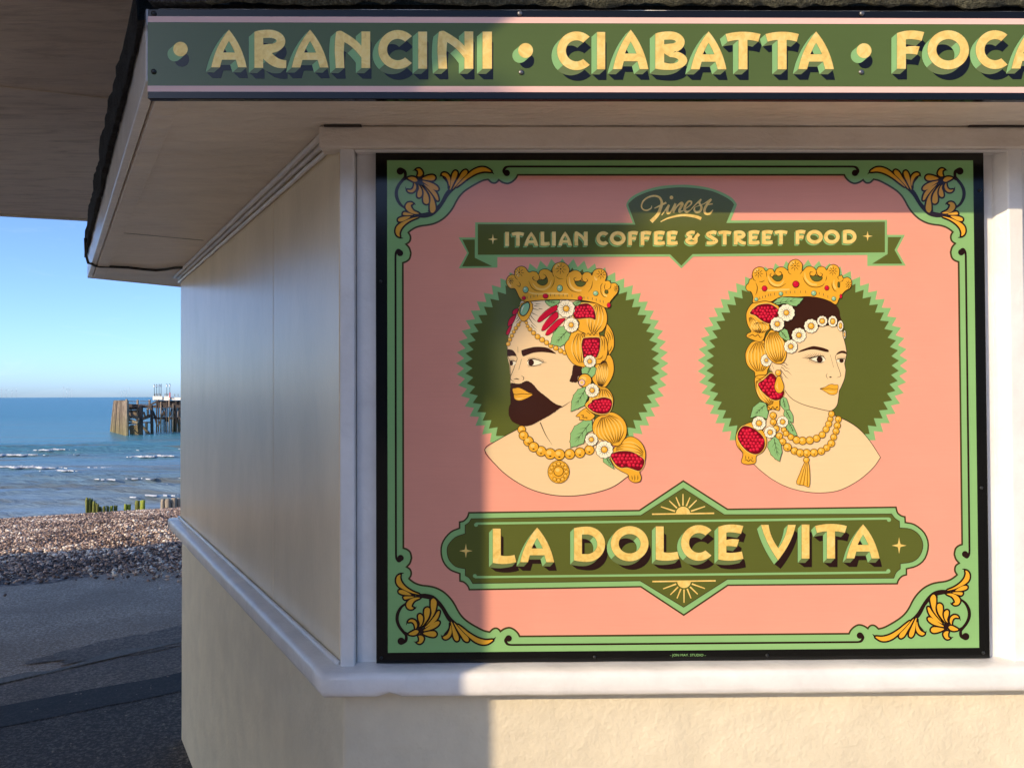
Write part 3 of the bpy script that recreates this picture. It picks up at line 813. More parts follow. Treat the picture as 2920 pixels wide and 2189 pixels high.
# ---- letters: outlines in a box x0..x1, yt..yb with stem width w ; returns [(outer, [holes])]
def arc(cx, cy, rx, ry, a0, a1, n=16):
    return [(cx+rx*math.cos(math.radians(a0+(a1-a0)*k/n)), cy+ry*math.sin(math.radians(a0+(a1-a0)*k/n))) for k in range(n+1)]
def qb(a, b, c, n=8):
    return [((1-t)**2*a[0]+2*t*(1-t)*b[0]+t*t*c[0], (1-t)**2*a[1]+2*t*(1-t)*b[1]+t*t*c[1]) for t in [k/n for k in range(n+1)]]
def glyph(ch, x0, x1, yt, yb, w):
    W = x1-x0; h = yb-yt; xm = (x0+x1)/2; ym = (yt+yb)/2
    if ch == 'I': return [([(x0, yt), (x1, yt), (x1, yb), (x0, yb)], [])]
    if ch == 'O': return [(ellipse(xm, ym, W/2, h/2, 36), [ellipse(xm, ym, W/2-w, h/2-w, 32)])]
    if ch == 'C':
        rx = h/2*1.0; cx = x0+rx; aa = math.degrees(math.acos(min(0.98, max(-0.2, (x1-cx)/rx))))
        return [(arc(cx, ym, rx, h/2, -aa, -360+aa, 34)+arc(cx, ym, rx-w, h/2-w, -360+aa+4, -aa-4, 30), [])]
    if ch == 'A':
        yb1 = yt+h*0.80; yt1 = yt+h*0.605; yi = yt+h*0.30
        R_ = qb((xm, yt), (xm+W*0.38, yt+h*0.42), (x1, yb)); L_ = qb((x0, yb), (xm-W*0.38, yt+h*0.42), (xm, yt))
        o_ = R_+[(x1-w*0.98, yb), (x1-w*1.22, yb1), (x0+w*1.22, yb1), (x0+w*0.98, yb)]+L_[:-1]
        hl = [(xm, yi)]+qb((xm, yi), (xm+W*0.09, yi+h*0.14), (xm+W*0.165, yt1), 4)[1:]+qb((xm-W*0.165, yt1), (xm-W*0.09, yi+h*0.14), (xm, yi), 4)[:-1]
        return [(o_, [hl])]
    if ch == 'V':
        R_ = qb((x1, yt), (x1-W*0.10, yt+h*0.5), (xm-W*0.01, yb)); L_ = qb((xm-W*0.01, yb), (x0+W*0.13, yt+h*0.5), (x0, yt))
        i_ = qb((x0+w*0.95, yt), (x0+w*1.15, yt+h*0.36), (xm, yt+h*0.66))+qb((xm, yt+h*0.66), (x1-w*1.2, yt+h*0.36), (x1-w*0.98, yt))[1:]
        return [(i_+R_+L_[1:], [])]
    if ch == 'L':
        return [([(x0, yt), (x0+w, yt), (x0+w, yb-w*1.05)]+qb((x0+w, yb-w*1.05), (xm+w*0.3, yb-w*0.9), (x1-w*0.22, yb-w*1.12), 6)[1:]+qb((x1, yb-w*0.22), (xm, yb+w*0.22), (x0, yb-w*0.12), 8), [])]
    if ch == 'T':
        bt = w*0.92
        return [(qb((x0, yt+w*0.28), (xm, yt-w*0.25), (x1, yt+w*0.28), 10)+[(x1-w*0.25, yt+bt+w*0.22)]+qb((x1-w*0.25, yt+bt+w*0.22), (xm+w, yt+bt+w*0.02), (xm+w/2, yt+bt+w*0.02), 5)[1:]
                 + [(xm+w/2, yb), (xm-w/2, yb)]+qb((xm-w/2, yt+bt+w*0.02), (xm-w, yt+bt+w*0.02), (x0+w*0.25, yt+bt+w*0.22), 5), [])]
    if ch in 'EF':
        bt = w*0.92; my0 = ym-w*0.42; my1 = ym+w*0.45
        top = qb((x0, yt+w*0.25), (x0+W*0.45, yt-w*0.28), (x1, yt+w*0.14), 8)+qb((x1-w*0.30, yt+bt+w*0.20), (xm, yt+bt-w*0.10), (x0+w, yt+bt+w*0.06), 6)
        mid = qb((x0+w, my0+w*0.10), (xm, my0-w*0.10), (x1-W*0.17, my0+w*0.05), 4)+qb((x1-W*0.26, my1+w*0.10), (xm, my1-w*0.05), (x0+w, my1), 4)
        if ch == 'F': return [(top+mid+[(x0+w, yb), (x0, yb)], [])]
        bot = qb((x0+w, yb-bt-w*0.05), (xm, yb-bt+w*0.10), (x1-w*0.18, yb-bt-w*0.18), 6)+qb((x1, yb-w*0.20), (xm, yb+w*0.25), (x0, yb-w*0.10), 8)
        return [(top+mid+bot, [])]
    if ch == 'D':
        o_ = qb((x0, yt+w*0.2), (x0+W*0.2, yt), (x0+W*0.42, yt), 4)+arc(x0+W*0.42, ym, W*0.58, h/2, -90, 90, 20)[1:]+qb((x0+W*0.42, yb), (x0+W*0.2, yb), (x0, yb-w*0.2), 4)[1:]
        hl = [(x0+w, yt+w)]+arc(x0+W*0.42, ym, W*0.58-w, h/2-w, -90, 90, 18)+[(x0+w, yb-w)]
        return [(o_, [hl])]
    if ch == 'N':
        o_ = [(x0+w*0.12, yb), (x0, yb-h*0.45)]+qb((x0, yb-h*0.45), (x0+w*0.02, yt+h*0.15), (x0+w*0.18, yt+w*0.1), 4)[1:]+qb((x0+w*0.18, yt+w*0.1), (x0+w*0.45, yt-w*0.05), (x0+w*0.75, yt), 4)[1:]
        o_ += qb((x0+w*0.75, yt), (x0+W*0.62, yt+h*0.22), (x1-w, yt+h*0.40), 6)[1:]+[(x1-w, yt+w*0.06), (x1, yt+w*0.06), (x1, yb), (x1-w, yb), (x1-w, yb-h*0.28)]
        o_ += qb((x1-w, yb-h*0.28), (x0+W*0.52, yb-h*0.58), (x0+w*1.1, yt+h*0.30), 6)[1:]+[(x0+w*1.02, yt+h*0.6), (x0+w*1.1, yb)]
        return [(o_, [])]
    if ch in 'RB':
        yk = yt+h*(0.56 if ch == 'R' else 0.50)
        r1 = (yk-yt)/2; cy1 = yt+r1; xb = x0+W*0.46; R1 = x1-xb-(W*0.03 if ch == 'R' else W*0.08)
        top = qb((x0, yt+w*0.25), (x0+W*0.15, yt), (xb, yt), 4)+arc(xb, cy1+w*0.12, R1, r1+w*0.12, -90, 78, 14)[1:]
        h1 = [(x0+w, yt+w*0.95)]+arc(xb, cy1+w*0.06, R1-w, r1-w*0.86, -90, 90, 10)+[(x0+w, yk-w*0.72)]
        if ch == 'R':
            leg = qb((x0+W*0.56, yk+w*0.28), (x0+W*0.75, yb-h*0.20), (x1, yb-h*0.20), 6)+qb((x1-w*0.02, yb), (x0+W*0.60, yb+w*0.25), (x0+w*1.0, yb-h*0.24), 8)
            return [(top+leg+[(x0+w, yb), (x0, yb)], [h1])]
        r2 = (yb-yk)/2; cy2 = yk+r2; R2 = x1-xb
        bot = arc(xb, cy2, R2, r2, -72, 90, 14)+qb((xb, yb), (x0+W*0.2, yb), (x0, yb-w*0.15), 4)[1:]
        h2 = [(x0+w, yk+w*0.30)]+arc(xb, cy2, R2-w, r2-w*0.72, -90, 90, 10)+[(x0+w, yb-w*0.85)]
        return [(top+bot, [h1, h2])]
    if ch == 'S':
        c = catmull([(x1-w*0.5, yt+h*0.16), (xm+W*0.05, yt+w*0.45), (x0+w*0.55, yt+h*0.27), (xm, ym), (x1-w*0.5, yb-h*0.27), (xm, yb-w*0.45), (x0+w*0.3, yb-h*0.13)], False, 6)
        return [(ribbon(c, w*0.95), [])]
    if ch == '&':
        a_ = catmull([(x0+W*0.66, yt+h*0.13), (x0+W*0.42, yt+w*0.4), (x0+W*0.16, yt+h*0.26), (x0+W*0.46, yt+h*0.46)], False, 5)
        b_ = catmull([(x0+W*0.46, yt+h*0.47), (x0+w*0.45, yt+h*0.68), (x0+W*0.36, yb-w*0.45), (x0+W*0.72, yb-h*0.20), (x0+W*0.74, yt+h*0.48), (x1-w*0.2, yt+h*0.22)], False, 6)
        return [(ribbon(a_, w*0.85), []), (ribbon(b_, w*0.9), []), (ribbon([(x0+W*0.50, yt+h*0.62), (x0+W*0.86, yt+h*0.50)], w*0.6), [])]
    return []
def ribbon(c, wd):
    c = [np.array(p) for p in c]; a = []; b = []
    for i, p in enumerate(c):
        t = c[min(i+1, len(c)-1)]-c[max(i-1, 0)]; t = t/np.linalg.norm(t); nn = np.array([-t[1], t[0]])
        a.append(tuple(p+nn*wd/2)); b.append(tuple(p-nn*wd/2))
    return a+b[::-1]
def letter(art, ch, x0, x1, yt, yb, w, d, sh, lv, face=None, side=None, under=None, cast=None, simple=False):
    """gilded face, painted block to the lower left, cast shadow to the lower right"""
    art.part('letter')
    for outer, holes in glyph(ch, x0, x1, yt, yb, w):
        loops = [outer]+holes
        if sh is not None:
            art.fill([(x+sh[0], y+sh[1]) for x, y in outer], cast, lv, [[(x+sh[0], y+sh[1]) for x, y in hh] for hh in holes])
            # cast shadow joins the block's foot
            for loop, sg in [(outer, 1)]+[(hh, -1) for hh in holes]:
                P = loop if (area(loop) > 0) == (sg > 0) else loop[::-1]
                for i in range(len(P)):
                    a, b = P[i], P[(i+1) % len(P)]; nx, ny = (b[1]-a[1]), -(b[0]-a[0])
                    if nx*(sh[0]-d[0])+ny*(sh[1]-d[1]) > 1e-6:
                        art.tri([(a[0]+d[0]*0.9, a[1]+d[1]*0.9), (b[0]+d[0]*0.9, b[1]+d[1]*0.9), (b[0]+sh[0], b[1]+sh[1]), (a[0]+sh[0], a[1]+sh[1])], [(0, 1, 2, 3)], cast, lv-0.52)
        for loop, sg in [(outer, 1)]+[(hh, -1) for hh in holes]:
            P = loop if (area(loop) > 0) == (sg > 0) else loop[::-1]
            for i in range(len(P)):
                a, b = P[i], P[(i+1) % len(P)]; nx, ny = (b[1]-a[1]), -(b[0]-a[0]); ln_ = math.hypot(nx, ny)+1e-12; nx /= ln_; ny /= ln_
                dd = nx*d[0]+ny*d[1]
                if dd > 1e-3:
                    left = simple or (-nx > ny*0.95)
                    art.tri([a, b, (b[0]+d[0], b[1]+d[1]), (a[0]+d[0], a[1]+d[1])], [(0, 1, 2, 3)], side if left else under, lv+(1.4 if left else 1.0))
                    if not simple and left: art.stroke([(a[0]+d[0], a[1]+d[1]), (b[0]+d[0], b[1]+d[1])], 0.7, cast, lv+1.9)
        art.fill(outer, face, lv+2.6, holes)
        if not simple:
            for loop in loops: art.stroke(loop, 1.1, EDGE, lv+2.3, closed=True)
        else:
            for loop in loops: art.stroke(loop, 2.2, OLIVE, lv+2.2, closed=True)

# ================================================================ MURAL
MX0, MX1, MZ0, MZ1 = -0.26571, 1.03823, 1.6-0.5626, 1.6+0.52398
MY = 1.6500
mural = empty('mural_sign', ((MX0+MX1)/2, MY, MZ0))
tag(mural, 'large painted pink sign with two crowned portraits above a gilded name plaque', 'sign')
box('board', MX0, MX1, MY, MY+0.0125, MZ0, MZ1, BLACK, mural, 0.001, 1)
A = Art(mural, MY)
# mural px <-> board metres, for mirrored ornament
def to_b(p): q = on_y(p[0], p[1], MY); return (q[0], q[2])
def from_b(b):
    v = np.array([b[0], MY, b[1]])-CAM; d = v@AF; return (CX+F*(v@AR)/d, CY-F*(v@AU)/d)
def mirror(P, fx, fz):
    r_ = []
    for p in P:
        x, z = to_b(p)
        if fx: x = MX0+MX1-x
        if fz: z = MZ0+MZ1-z
        r_.append(from_b((x, z)))
    return r_
QUADS = [(0, 0), (1, 0), (1, 1), (0, 1)]
Z1 = zoomer(1060, 420, 2.353); Z2 = zoomer(1950, 420, 2.353); Z5 = zoomer(1060, 1340, 2.353); Z6 = zoomer(1900, 1340, 2.353)
ZCn = zoomer(2460, 1580, 5.527)

A.part('green_border')
inset = [(MX0+0.0245, MZ0+0.0225), (MX1-0.0235, MZ0+0.0225), (MX1-0.0235, MZ1-0.0235), (MX0+0.0245, MZ1-0.0235)]
A.fill([from_b(p) for p in inset], MINT, 1)
# pink field: a quarter of its scrolled outline, mirrored
def segs(*L):
    r_ = []
    for k, s in enumerate(L): r_ += catmull(s, False, 4)[(1 if k else 0):]
    return r_
cnt_b = to_b(Z6('1225,1095')[0])
quarter = segs(Z6('1225,1095 1237,1072 1262,1048 1292,1036 1325,1043 1352,1060'), ZCn('78,1156 130,1115 190,1120 248,1170'),
               ZCn('248,1170 330,1150 430,1100 530,1040 620,975 690,900 740,820 780,740 830,660 900,580 980,515 1080,465 1180,440 1290,425 1380,395 1450,350 1485,318'),
               ZCn('1485,318 1456,270 1450,220 1470,170 1518,135'), ZCn('1518,135 1470,80 1448,20')+Z6('1932,558 1940,525 1960,506 1984,497'))
field = []
for (fx, fz) in ((0, 0), (0, 1), (1, 1), (1, 0)):
    q = mirror(quarter, fx, fz); field += (q if (fx+fz) % 2 == 0 else q[::-1])
A.part('pink_field'); A.fill(field, PINK, 2); A.stroke(field, 5.2, EDGE, 2.8, closed=True)
# pinstripes with ball ends
A.part('pinstripe')
hl = Z6('1270,1151 1290,1150 1308,1143 1319,1122 1310,1104 1297,1098'); vl = Z6('2033,520 2033,540 2029,566 2016,582 2000,580')
for (fx, fz) in QUADS:
    a = mirror(hl, fx, fz); A.stroke(a, [5.5, 5.5, 7, 8, 8, 5], LINE, 3, smooth=3)
    c = mirror(Z6('1298,1107'), fx, fz)[0]; A.disc(c[0], c[1], 9.2, 9.2, LINE, 3.5)
    a = mirror(vl, fx, fz); A.stroke(a, [5.5, 5.5, 7, 8, 5], LINE, 3, smooth=3)
    c = mirror(Z6('2003,562'), fx, fz)[0]; A.disc(c[0], c[1], 9, 9, LINE, 3.5)
# bridging pieces so that the stripes meet in the middle of each side
for fz in (0, 1):
    a = mirror(Z6('1275,1151'), 0, fz)[0]; b = mirror(Z6('1275,1151'), 1, fz)[0]; A.stroke([a, b], 5.5, LINE, 3)
for fx in (0, 1):
    a = mirror(Z6('2033,525'), fx, 0)[0]; b = mirror(Z6('2033,525'), fx, 1)[0]; A.stroke([a, b], 5.5, LINE, 3)
PETALS = ['1325,565 1440,515 1540,445 1600,370 1622,300 1618,252 1660,275 1682,330 1670,400 1620,455 1540,500 1430,545',
          '1455,568 1540,510 1600,492 1642,500 1640,535 1590,560 1520,572', '1410,602 1480,592 1560,595 1572,615 1550,640 1490,628',
          '1320,620 1400,615 1470,640 1520,690 1530,740 1500,785 1450,795 1420,775 1450,755 1440,710 1400,660',
          '1110,630 1148,665 1152,760 1142,850 1165,940 1230,1040 1140,930 1095,850 1070,760 1065,680',
          '1210,772 1250,800 1258,870 1250,950 1270,1020 1300,1068 1240,1000 1190,920 1170,840 1175,790',
          '1320,875 1350,895 1345,960 1325,1020 1335,1072 1300,1030 1280,970 1282,910',
          '1020,835 1050,838 1090,900 1150,975 1210,1040 1250,1085 1170,1050 1090,990 1040,920',
          '1025,1000 1060,990 1120,1015 1180,1060 1275,1132 1180,1120 1090,1085 1035,1040',
          '1075,1175 1110,1145 1190,1148 1278,1172 1200,1215 1120,1230 1080,1210',
          '1270,1250 1300,1212 1348,1210 1340,1250 1345,1300 1370,1318 1330,1332 1290,1305',
          '1350,1140 1390,1120 1440,1140 1502,1180 1440,1200 1380,1185',
          '1395,1100 1370,1050 1385,990 1430,955 1480,960 1508,992 1460,990 1425,1010 1405,1050',
          '200,1292 310,1295 430,1262 560,1185 660,1105 745,1045 670,1140 570,1240 480,1315 390,1355 310,1360 245,1335',
          '800,1010 760,1100 700,1200 650,1285 600,1315 572,1290 590,1240 650,1180 720,1100',
          '840,995 835,1080 820,1180 800,1260 765,1300 730,1280 735,1220 770,1140', '850,1055 870,1130 910,1200 972,1240 940,1270 890,1255 850,1210 835,1140']
STEMS = [('1360,588 1240,592 1130,622 1040,695 965,790 905,900 855,970 800,1010', [55, 78, 80, 68, 58, 66, 72, 50]),
         ('1540,705 1615,765 1668,865 1676,970 1640,1070 1580,1150 1542,1205 1548,1280 1600,1318', [30, 42, 52, 52, 48, 46, 44, 50, 50]),
         ('1562,228 1610,236 1650,270', [6, 30, 40]), ('1538,1042 1520,990 1480,955', [6, 26, 24]), ('1428,1298 1395,1310 1360,1325', [4, 22, 22]),
         ('1003,1196 985,1240 940,1275', [4, 24, 26]), ('152,1250 190,1290 250,1340', [6, 30, 36]), ('1376,750 1395,780 1430,790', [4, 22, 24]),
         ('1440,1195 1510,1182 1575,1150', [20, 40, 36]), ('1180,655 1150,700 1150,800', [20, 24, 20]), ('870,1010 880,1110 950,1200', [20, 26, 26])]
for (fx, fz) in QUADS:
    A.part('corner_scroll')
    for s in PETALS:
        Q = mirror(catmull(ZCn(s), True, 4), fx, fz)
        A.stroke(Q, 9.6, LINE, 3.2, closed=True); A.fill(Q, LINE, 3.3); A.fill(Q, OCHRE, 4.4)
    for s, wd in STEMS:
        A.stroke(mirror(ZCn(s), fx, fz), [x/5.527 for x in wd], LINE, 3.3, smooth=4)
    for x, y, r in ((1620, 1290, 58), (1310, 1130, 52)):
        c = mirror(ZCn([(x, y)]), fx, fz)[0]; A.disc(c[0], c[1], r/5.527, r/5.527, LINE, 3.4)

# ---- ribbon banner with its dome
ZF = zoomer(1770, 520, 6.32)
bn = A.part('ribbon_banner')
tailL = Z1('584,606 696,606 696,735 843,735 843,808 584,812 640,708'); tailR = Z2('1360,588 1482,588 1430,690 1488,795 1230,797 1230,722 1360,722')
A.fill(tailL, MINT, 3); A.fill(tailR, MINT, 3)
A.fill(Z1('608,620 692,620 692,742 808,798 606,800 652,710'), OLIVE, 4); A.fill(Z2('1368,603 1458,603 1413,690 1465,782 1262,782 1366,716'), OLIVE, 4)
dome_o = catmull(ZF('100,430 108,375 190,270 400,160 700,75 1000,50 1250,52 1550,95 1800,175 1980,270 2070,365 2090,412'), False, 5)
dome_i = catmull(ZF('135,422 150,372 300,255 560,155 880,105 1130,95 1400,115 1650,165 1850,250 1990,340 2040,402'), False, 5)
outer = Z1('694,505')+ZF('215,735')+dome_o+ZF('1978,690')+Z2('1362,488 1362,722')+[(1976, 732), (1942.5, 765.5), (1908, 732)]+Z1('694,738')
inner = Z1('712,517')+ZF('262,765')+dome_i+ZF('1900,735')+Z2('1347,500 1347,706')+[(1974.5, 725), (1942.5, 758), (1910.3, 725.5)]+Z1('712,722')
A.fill(outer, MINT, 5); A.fill(inner, OLIVE, 6)
SA = zoomer(1420, 660, 3.814); SB = zoomer(1940, 640, 3.814)
row = [('A', 'I', 78, 120), ('A', 'T', 148, 285), ('A', 'A', 285, 438), ('A', 'L', 462, 565), ('A', 'I', 587, 628), ('A', 'A', 655, 805), ('A', 'N', 828, 975), ('A', 'C', 1068, 1200), ('A', 'O', 1215, 1387),
       ('A', 'F', 1415, 1523), ('A', 'F', 1550, 1668), ('A', 'E', 1695, 1815), ('A', 'E', 1838, 1955), ('B', '&', 50, 208), ('B', 'S', 272, 410), ('B', 'T', 408, 553), ('B', 'R', 580, 710), ('B', 'E', 740, 860),
       ('B', 'E', 885, 1005), ('B', 'T', 1020, 1163), ('B', 'F', 1250, 1360), ('B', 'O', 1368, 1545), ('B', 'O', 1558, 1730), ('B', 'D', 1765, 1912)]
for st_, ch, a, b in row:
    ox = 1420 if st_ == 'A' else 1940; X0 = ox+a/3.814; X1 = ox+b/3.814; xm = (X0+X1)/2
    yb = np.interp(xm, [1440, 2440], [702.3, 695.6]); yt = yb-40.2
    wd = 10.6
    letter(A, ch, X0, X1, yt, yb, wd, (-3.4, 4.3), None, 7, GOLD, MINT, MINT, None, simple=True)
A.part('star'); c = Z1('813,618')[0]; A.fill(star4(c[0], c[1], 14, 15), GOLD, 7)
A.part('star'); c = Z2('1231,597')[0]; A.fill(star4(c[0], c[1], 14.5, 14.5), GOLD, 7)
A.part('script_word')
FIN = [('555,425 545,470 470,508 400,490 372,430 405,340 490,275 600,248 690,272 732,340 735,400 715,470 660,590 545,712', [12, 22, 28, 26, 26, 28, 32, 34, 38, 44, 50, 54, 60, 72]),
       ('605,472 715,420 820,368', [18, 32, 36]), ('735,598 800,505 868,408', [14, 26, 34]), ('868,408 835,500 850,560 905,525 985,385', [40, 50, 44, 30, 38]),
       ('985,385 955,470 948,552', [40, 48, 34]), ('950,545 1010,440 1085,378 1108,400 1060,490 1058,530 1110,520', [16, 26, 44, 48, 46, 42, 22]),
       ('1105,525 1180,470 1262,400 1268,352 1215,352 1160,430 1150,500 1190,535 1255,505', [14, 16, 24, 34, 34, 42, 46, 40, 18]),
       ('1250,508 1350,400 1448,308', [16, 22, 30]), ('1448,310 1415,372 1452,450 1428,522 1362,540 1322,500 1335,448', [24, 36, 44, 42, 38, 36, 16]),
       ('1340,448 1480,398 1560,350 1632,305', [10, 16, 26, 36]), ('1630,308 1545,415 1505,505 1530,568 1600,568 1660,498', [34, 46, 46, 42, 38, 18]), ('1545,412 1655,390', [18, 24]),
       ('715,714 850,650 1050,602 1200,598 1350,622 1448,660', [16, 28, 38, 46, 52, 58])]
for s, wd in FIN: A.stroke(ZF(s), [x/6.32 for x in wd], GOLD, 7, smooth=5)
c = ZF('912,278')[0]; A.disc(c[0], c[1], 5.2, 5.4, GOLD, 7.4)

# ---- name plaque
A.part('name_plaque')
po = Z5('2090,72 1795,270 652,285')+catmull(Z5('652,285 642,315 617,340 590,347'), False, 3)[1:]+catmull(Z5('590,388 530,415 480,475 466,540 480,610 525,665 592,692'), False, 3)+catmull(Z5('592,742 620,750 645,775 655,800'), False, 3)+Z5('1805,780 2093,970')
po += Z6('412,770 1548,760')+catmull(Z6('1548,760 1557,735 1580,710 1610,700'), False, 3)[1:]+catmull(Z6('1610,660 1680,640 1735,590 1757,500 1730,420 1665,365 1602,350'), False, 3)+catmull(Z6('1600,312 1575,305 1550,285 1540,248'), False, 3)+Z6('410,262')
pi_ = Z5('2090,121 1805,303 668,325')+catmull(Z5('668,325 652,350 627,368'), False, 3)[1:]+catmull(Z5('627,425 560,450 515,500 506,545 520,600 565,645 628,660'), False, 3)+catmull(Z5('628,705 655,722 678,758'), False, 3)+Z5('1800,740 2092,917')
pi_ += Z6('408,730 1525,722')+catmull(Z6('1525,722 1540,685 1568,660'), False, 3)[1:]+catmull(Z6('1568,625 1650,612 1700,570 1720,500 1695,435 1640,395 1563,386'), False, 3)+catmull(Z6('1562,342 1532,322 1510,293'), False, 3)+Z6('388,298')
A.fill(po, MINT, 3); A.stroke(po, 4.6, EDGE, 3.6, closed=True); A.fill(pi_, OLIVE, 4.6); A.stroke(pi_, 2.2, EDGE, 5.2, closed=True)
for a, b in ((Z5('700,357')[0], Z6('1492,323')[0]), (Z5('692,716')[0], Z6('1488,684')[0])):
    A.stroke([a, b], 6.2, MINT, 5.4); up = 1 if a[1] < 1540 else -1
    A.disc(a[0], a[1]+up*3.5, 5.5, 5.5, MINT, 5.9, 12); A.disc(b[0], b[1]+up*3.5, 6, 6, MINT, 5.9, 12)
for (c, base, tips, rr, up) in ((Z6('111,292')[0], (Z5('1880,294')[0], Z6('320,288')[0]), [(0, -133), (47, -110), (-47, -112), (92, -92), (-92, -88), (148, -50), (-148, -48)], 48, -1),
                                (Z6('118,742')[0], (Z5('1882,745')[0], Z6('330,740')[0]), [(0, 145), (47, 116), (-47, 116), (92, 88), (-92, 92), (140, 50), (-140, 52)], 46, 1)):
    A.part('sunburst'); A.stroke(list(base), 4.2, GOLD, 6)
    P = ellipse(c[0], c[1], rr/2.353, rr/2.353*1.02, 14, 0, 180 if up < 0 else 0, 360 if up < 0 else 180); A.fill(P, GOLD, 6.4)
    for tx, ty in tips:
        l_ = math.hypot(tx, ty); s0 = 56/l_; A.stroke([(c[0]+tx*s0/2.353, c[1]+ty*s0/2.353), (c[0]+tx/2.353, c[1]+ty/2.353)], [4.4, 2.8], GOLD, 6.2)
A.part('star'); c = Z5('632,540')[0]; A.fill(star4(c[0], c[1], 19, 20.5), GOLD, 6)
A.part('star'); c = Z6('1560,504')[0]; A.fill(star4(c[0], c[1], 21, 24), GOLD, 6)
LP = [('L', 133, 383, 172, 547), ('A', 425, 787, 160, 530), ('D', 1000, 1332, 150, 527), ('O', 1392, 1795, 145, 520), ('L', 1873, 2122, 148, 512)]
LQ = [('C', 5, 325, 205, 580), ('E', 397, 660, 203, 575), ('V', 845, 1210, 203, 575), ('I', 1272, 1353, 200, 557), ('T', 1413, 1747, 192, 557), ('A', 1743, 2090, 197, 555)]
for L_, ox, oy, sc in ((LP, 1370, 1460, 3.749), (LQ, 1940, 1440, 3.687)):
    for ch, a, b, c, d in L_:
        letter(A, ch, ox+a/sc, ox+b/sc, oy+c/sc, oy+d/sc, 84/sc, (-11.5, 12.2), (7.5, 24.6), 7, GOLD, MINT, OLIVE_MID, LINE)

# ---- pieces shared by both portraits
def starburst(cx, cy, R_, a0, a1, k=60):
    P = []; Q = []
    na = int(round((a1-a0)/360*k))
    for i in range(na+1):
        for half in (0, 1):
            if i == na and half: break
            a = math.radians(a0+(a1-a0)*(i+half*0.5)/na)
            r0, r1 = (R_, R_*0.842) if not half else (R_*0.925, R_*0.842)
            P.append((cx+(R_ if not half else R_*0.927)*math.cos(a), cy+(R_ if not half else R_*0.927)*math.sin(a)))
            Q.append((cx+(R_*0.918 if not half else R_*0.848)*math.cos(a), cy+(R_*0.918 if not half else R_*0.848)*math.sin(a)))
    A.fill(P, MINT, 3); A.fill(Q, OLIVE, 4)
def seeds(P, r, lv, seed=1):
    rnd = random.Random(seed); xs = [p[0] for p in P]; ys = [p[1] for p in P]
    A.fill(P, RED_DK, lv)
    y = min(ys)+r*0.6; k = 0
    while y < max(ys):
        x = min(xs)+(r if k % 2 else 0)
        while x < max(xs):
            px, py = x+rnd.uniform(-.25, .25)*r, y+rnd.uniform(-.25, .25)*r
            if all(inside((px+dx*r*0.75, py+dy*r*0.75), P) for dx, dy in ((1, 0), (-1, 0), (0, 1), (0, -1))):
                rr = r*rnd.uniform(0.78, 1.02)
                A.disc(px, py, rr, rr*rnd.uniform(.85, 1.1), RED, lv+0.6, 9, rnd.uniform(0, 3)); A.disc(px-rr*.2, py-rr*.2, rr*.5, rr*.5, RED_HI, lv+1.2, 7)
            x += 2*r
        y += r*1.75; k += 1
def ridges(top, bot, bulge, n, lv, lo=0.05, hi=0.95, gap=(0.36, 0.62), lw=1.3, seed=2):
    rnd = random.Random(seed); t = np.array(top); b = np.array(bot); d = b-t; nn = np.array([-d[1], d[0]])/np.linalg.norm(d)
    def pt(s, u):
        c = (t+b)/2+nn*s*bulge*1.9; return tuple((1-u)**2*t+2*u*(1-u)*c+u*u*b+nn*s*bulge*0.10)
    for i in range(n):
        s = -0.86+1.72*i/(n-1)
        A.stroke([pt(s+0.09, u) for u in np.linspace(0.22, 0.80, 9)], [0.4, 2, 3, 3.4, 3.4, 3, 2.4, 1.6, 0.4], OCHRE_LT, lv)
        g0, g1 = gap[0]+rnd.uniform(-.08, .06), gap[1]+rnd.uniform(-.06, .08)
        A.stroke([pt(s, u) for u in np.linspace(lo, g0, 6)], [lw, lw*1.3, lw*1.2, lw, lw*.7, .2], LINE, lv+.5)
        A.stroke([pt(s, u) for u in np.linspace(g1, hi, 6)], [.2, lw*.7, lw, lw*1.3, lw*1.5, lw], LINE, lv+.5)
def flower(cx, cy, r, cr, lv, n=11, ry=None, rot=0.0, parent=None):
    A.part('flower', parent); ry = r if ry is None else ry; P = []
    for k in range(66):
        a = 2*math.pi*k/66; m_ = 0.91+0.09*abs(math.sin(a*n/2+rot)); P.append((cx+r*m_*math.cos(a), cy+ry*m_*math.sin(a)))
    A.fill(P, PETAL, lv); A.stroke(P, 1.2, LINE, lv+.5, closed=True)
    cry = cr*ry/r
    for k in range(n+3):
        a = 2*math.pi*(k+.35)/(n+3); r1 = 0.66+0.14*((k*7) % 3)/2
        A.stroke([(cx+cr*1.05*math.cos(a), cy+cry*1.05*math.sin(a)), (cx+r*r1*math.cos(a), cy+ry*r1*math.sin(a))], [1.4, 0.3], LINE, lv+.9)
    A.disc(cx, cy, cr*1.16, cry*1.16, LINE, lv+1.2, 16); A.disc(cx, cy, cr*.98, cry*.98, OCHRE, lv+1.8, 16); A.disc(cx-cr*.2, cy-cry*.2, cr*.5, cry*.5, OCHRE_LT, lv+2.3, 10)
def leaf(P, vein, lv, parent=None, teeth=True):
    A.part('leaf', parent); Q = catmull(P, True, 4)
    if teeth:
        c = np.mean(np.array(Q), 0); Q = [tuple(c+(np.array(q)-c)*(1.0 if k % 4 else 1.09)) for k, q in enumerate(Q)]
    A.fill(Q, MINT, lv); A.stroke(Q, 1.2, LINE, lv+.5, closed=True)
    a = np.array(vein[0]); b = np.array(vein[1]); A.stroke([tuple(a), tuple(a+(b-a)*.9)], [1.8, .4], LINE, lv+.9)
    d = (b-a); nn = np.array([-d[1], d[0]])
    for u in (.2, .42, .62):
        for s in (-1, 1):
            p = a+d*u; q = p+d*.20+nn*s*.20*(1.1-u); A.stroke([tuple(p), tuple(q)], [1.2, .3], LINE, lv+.9)
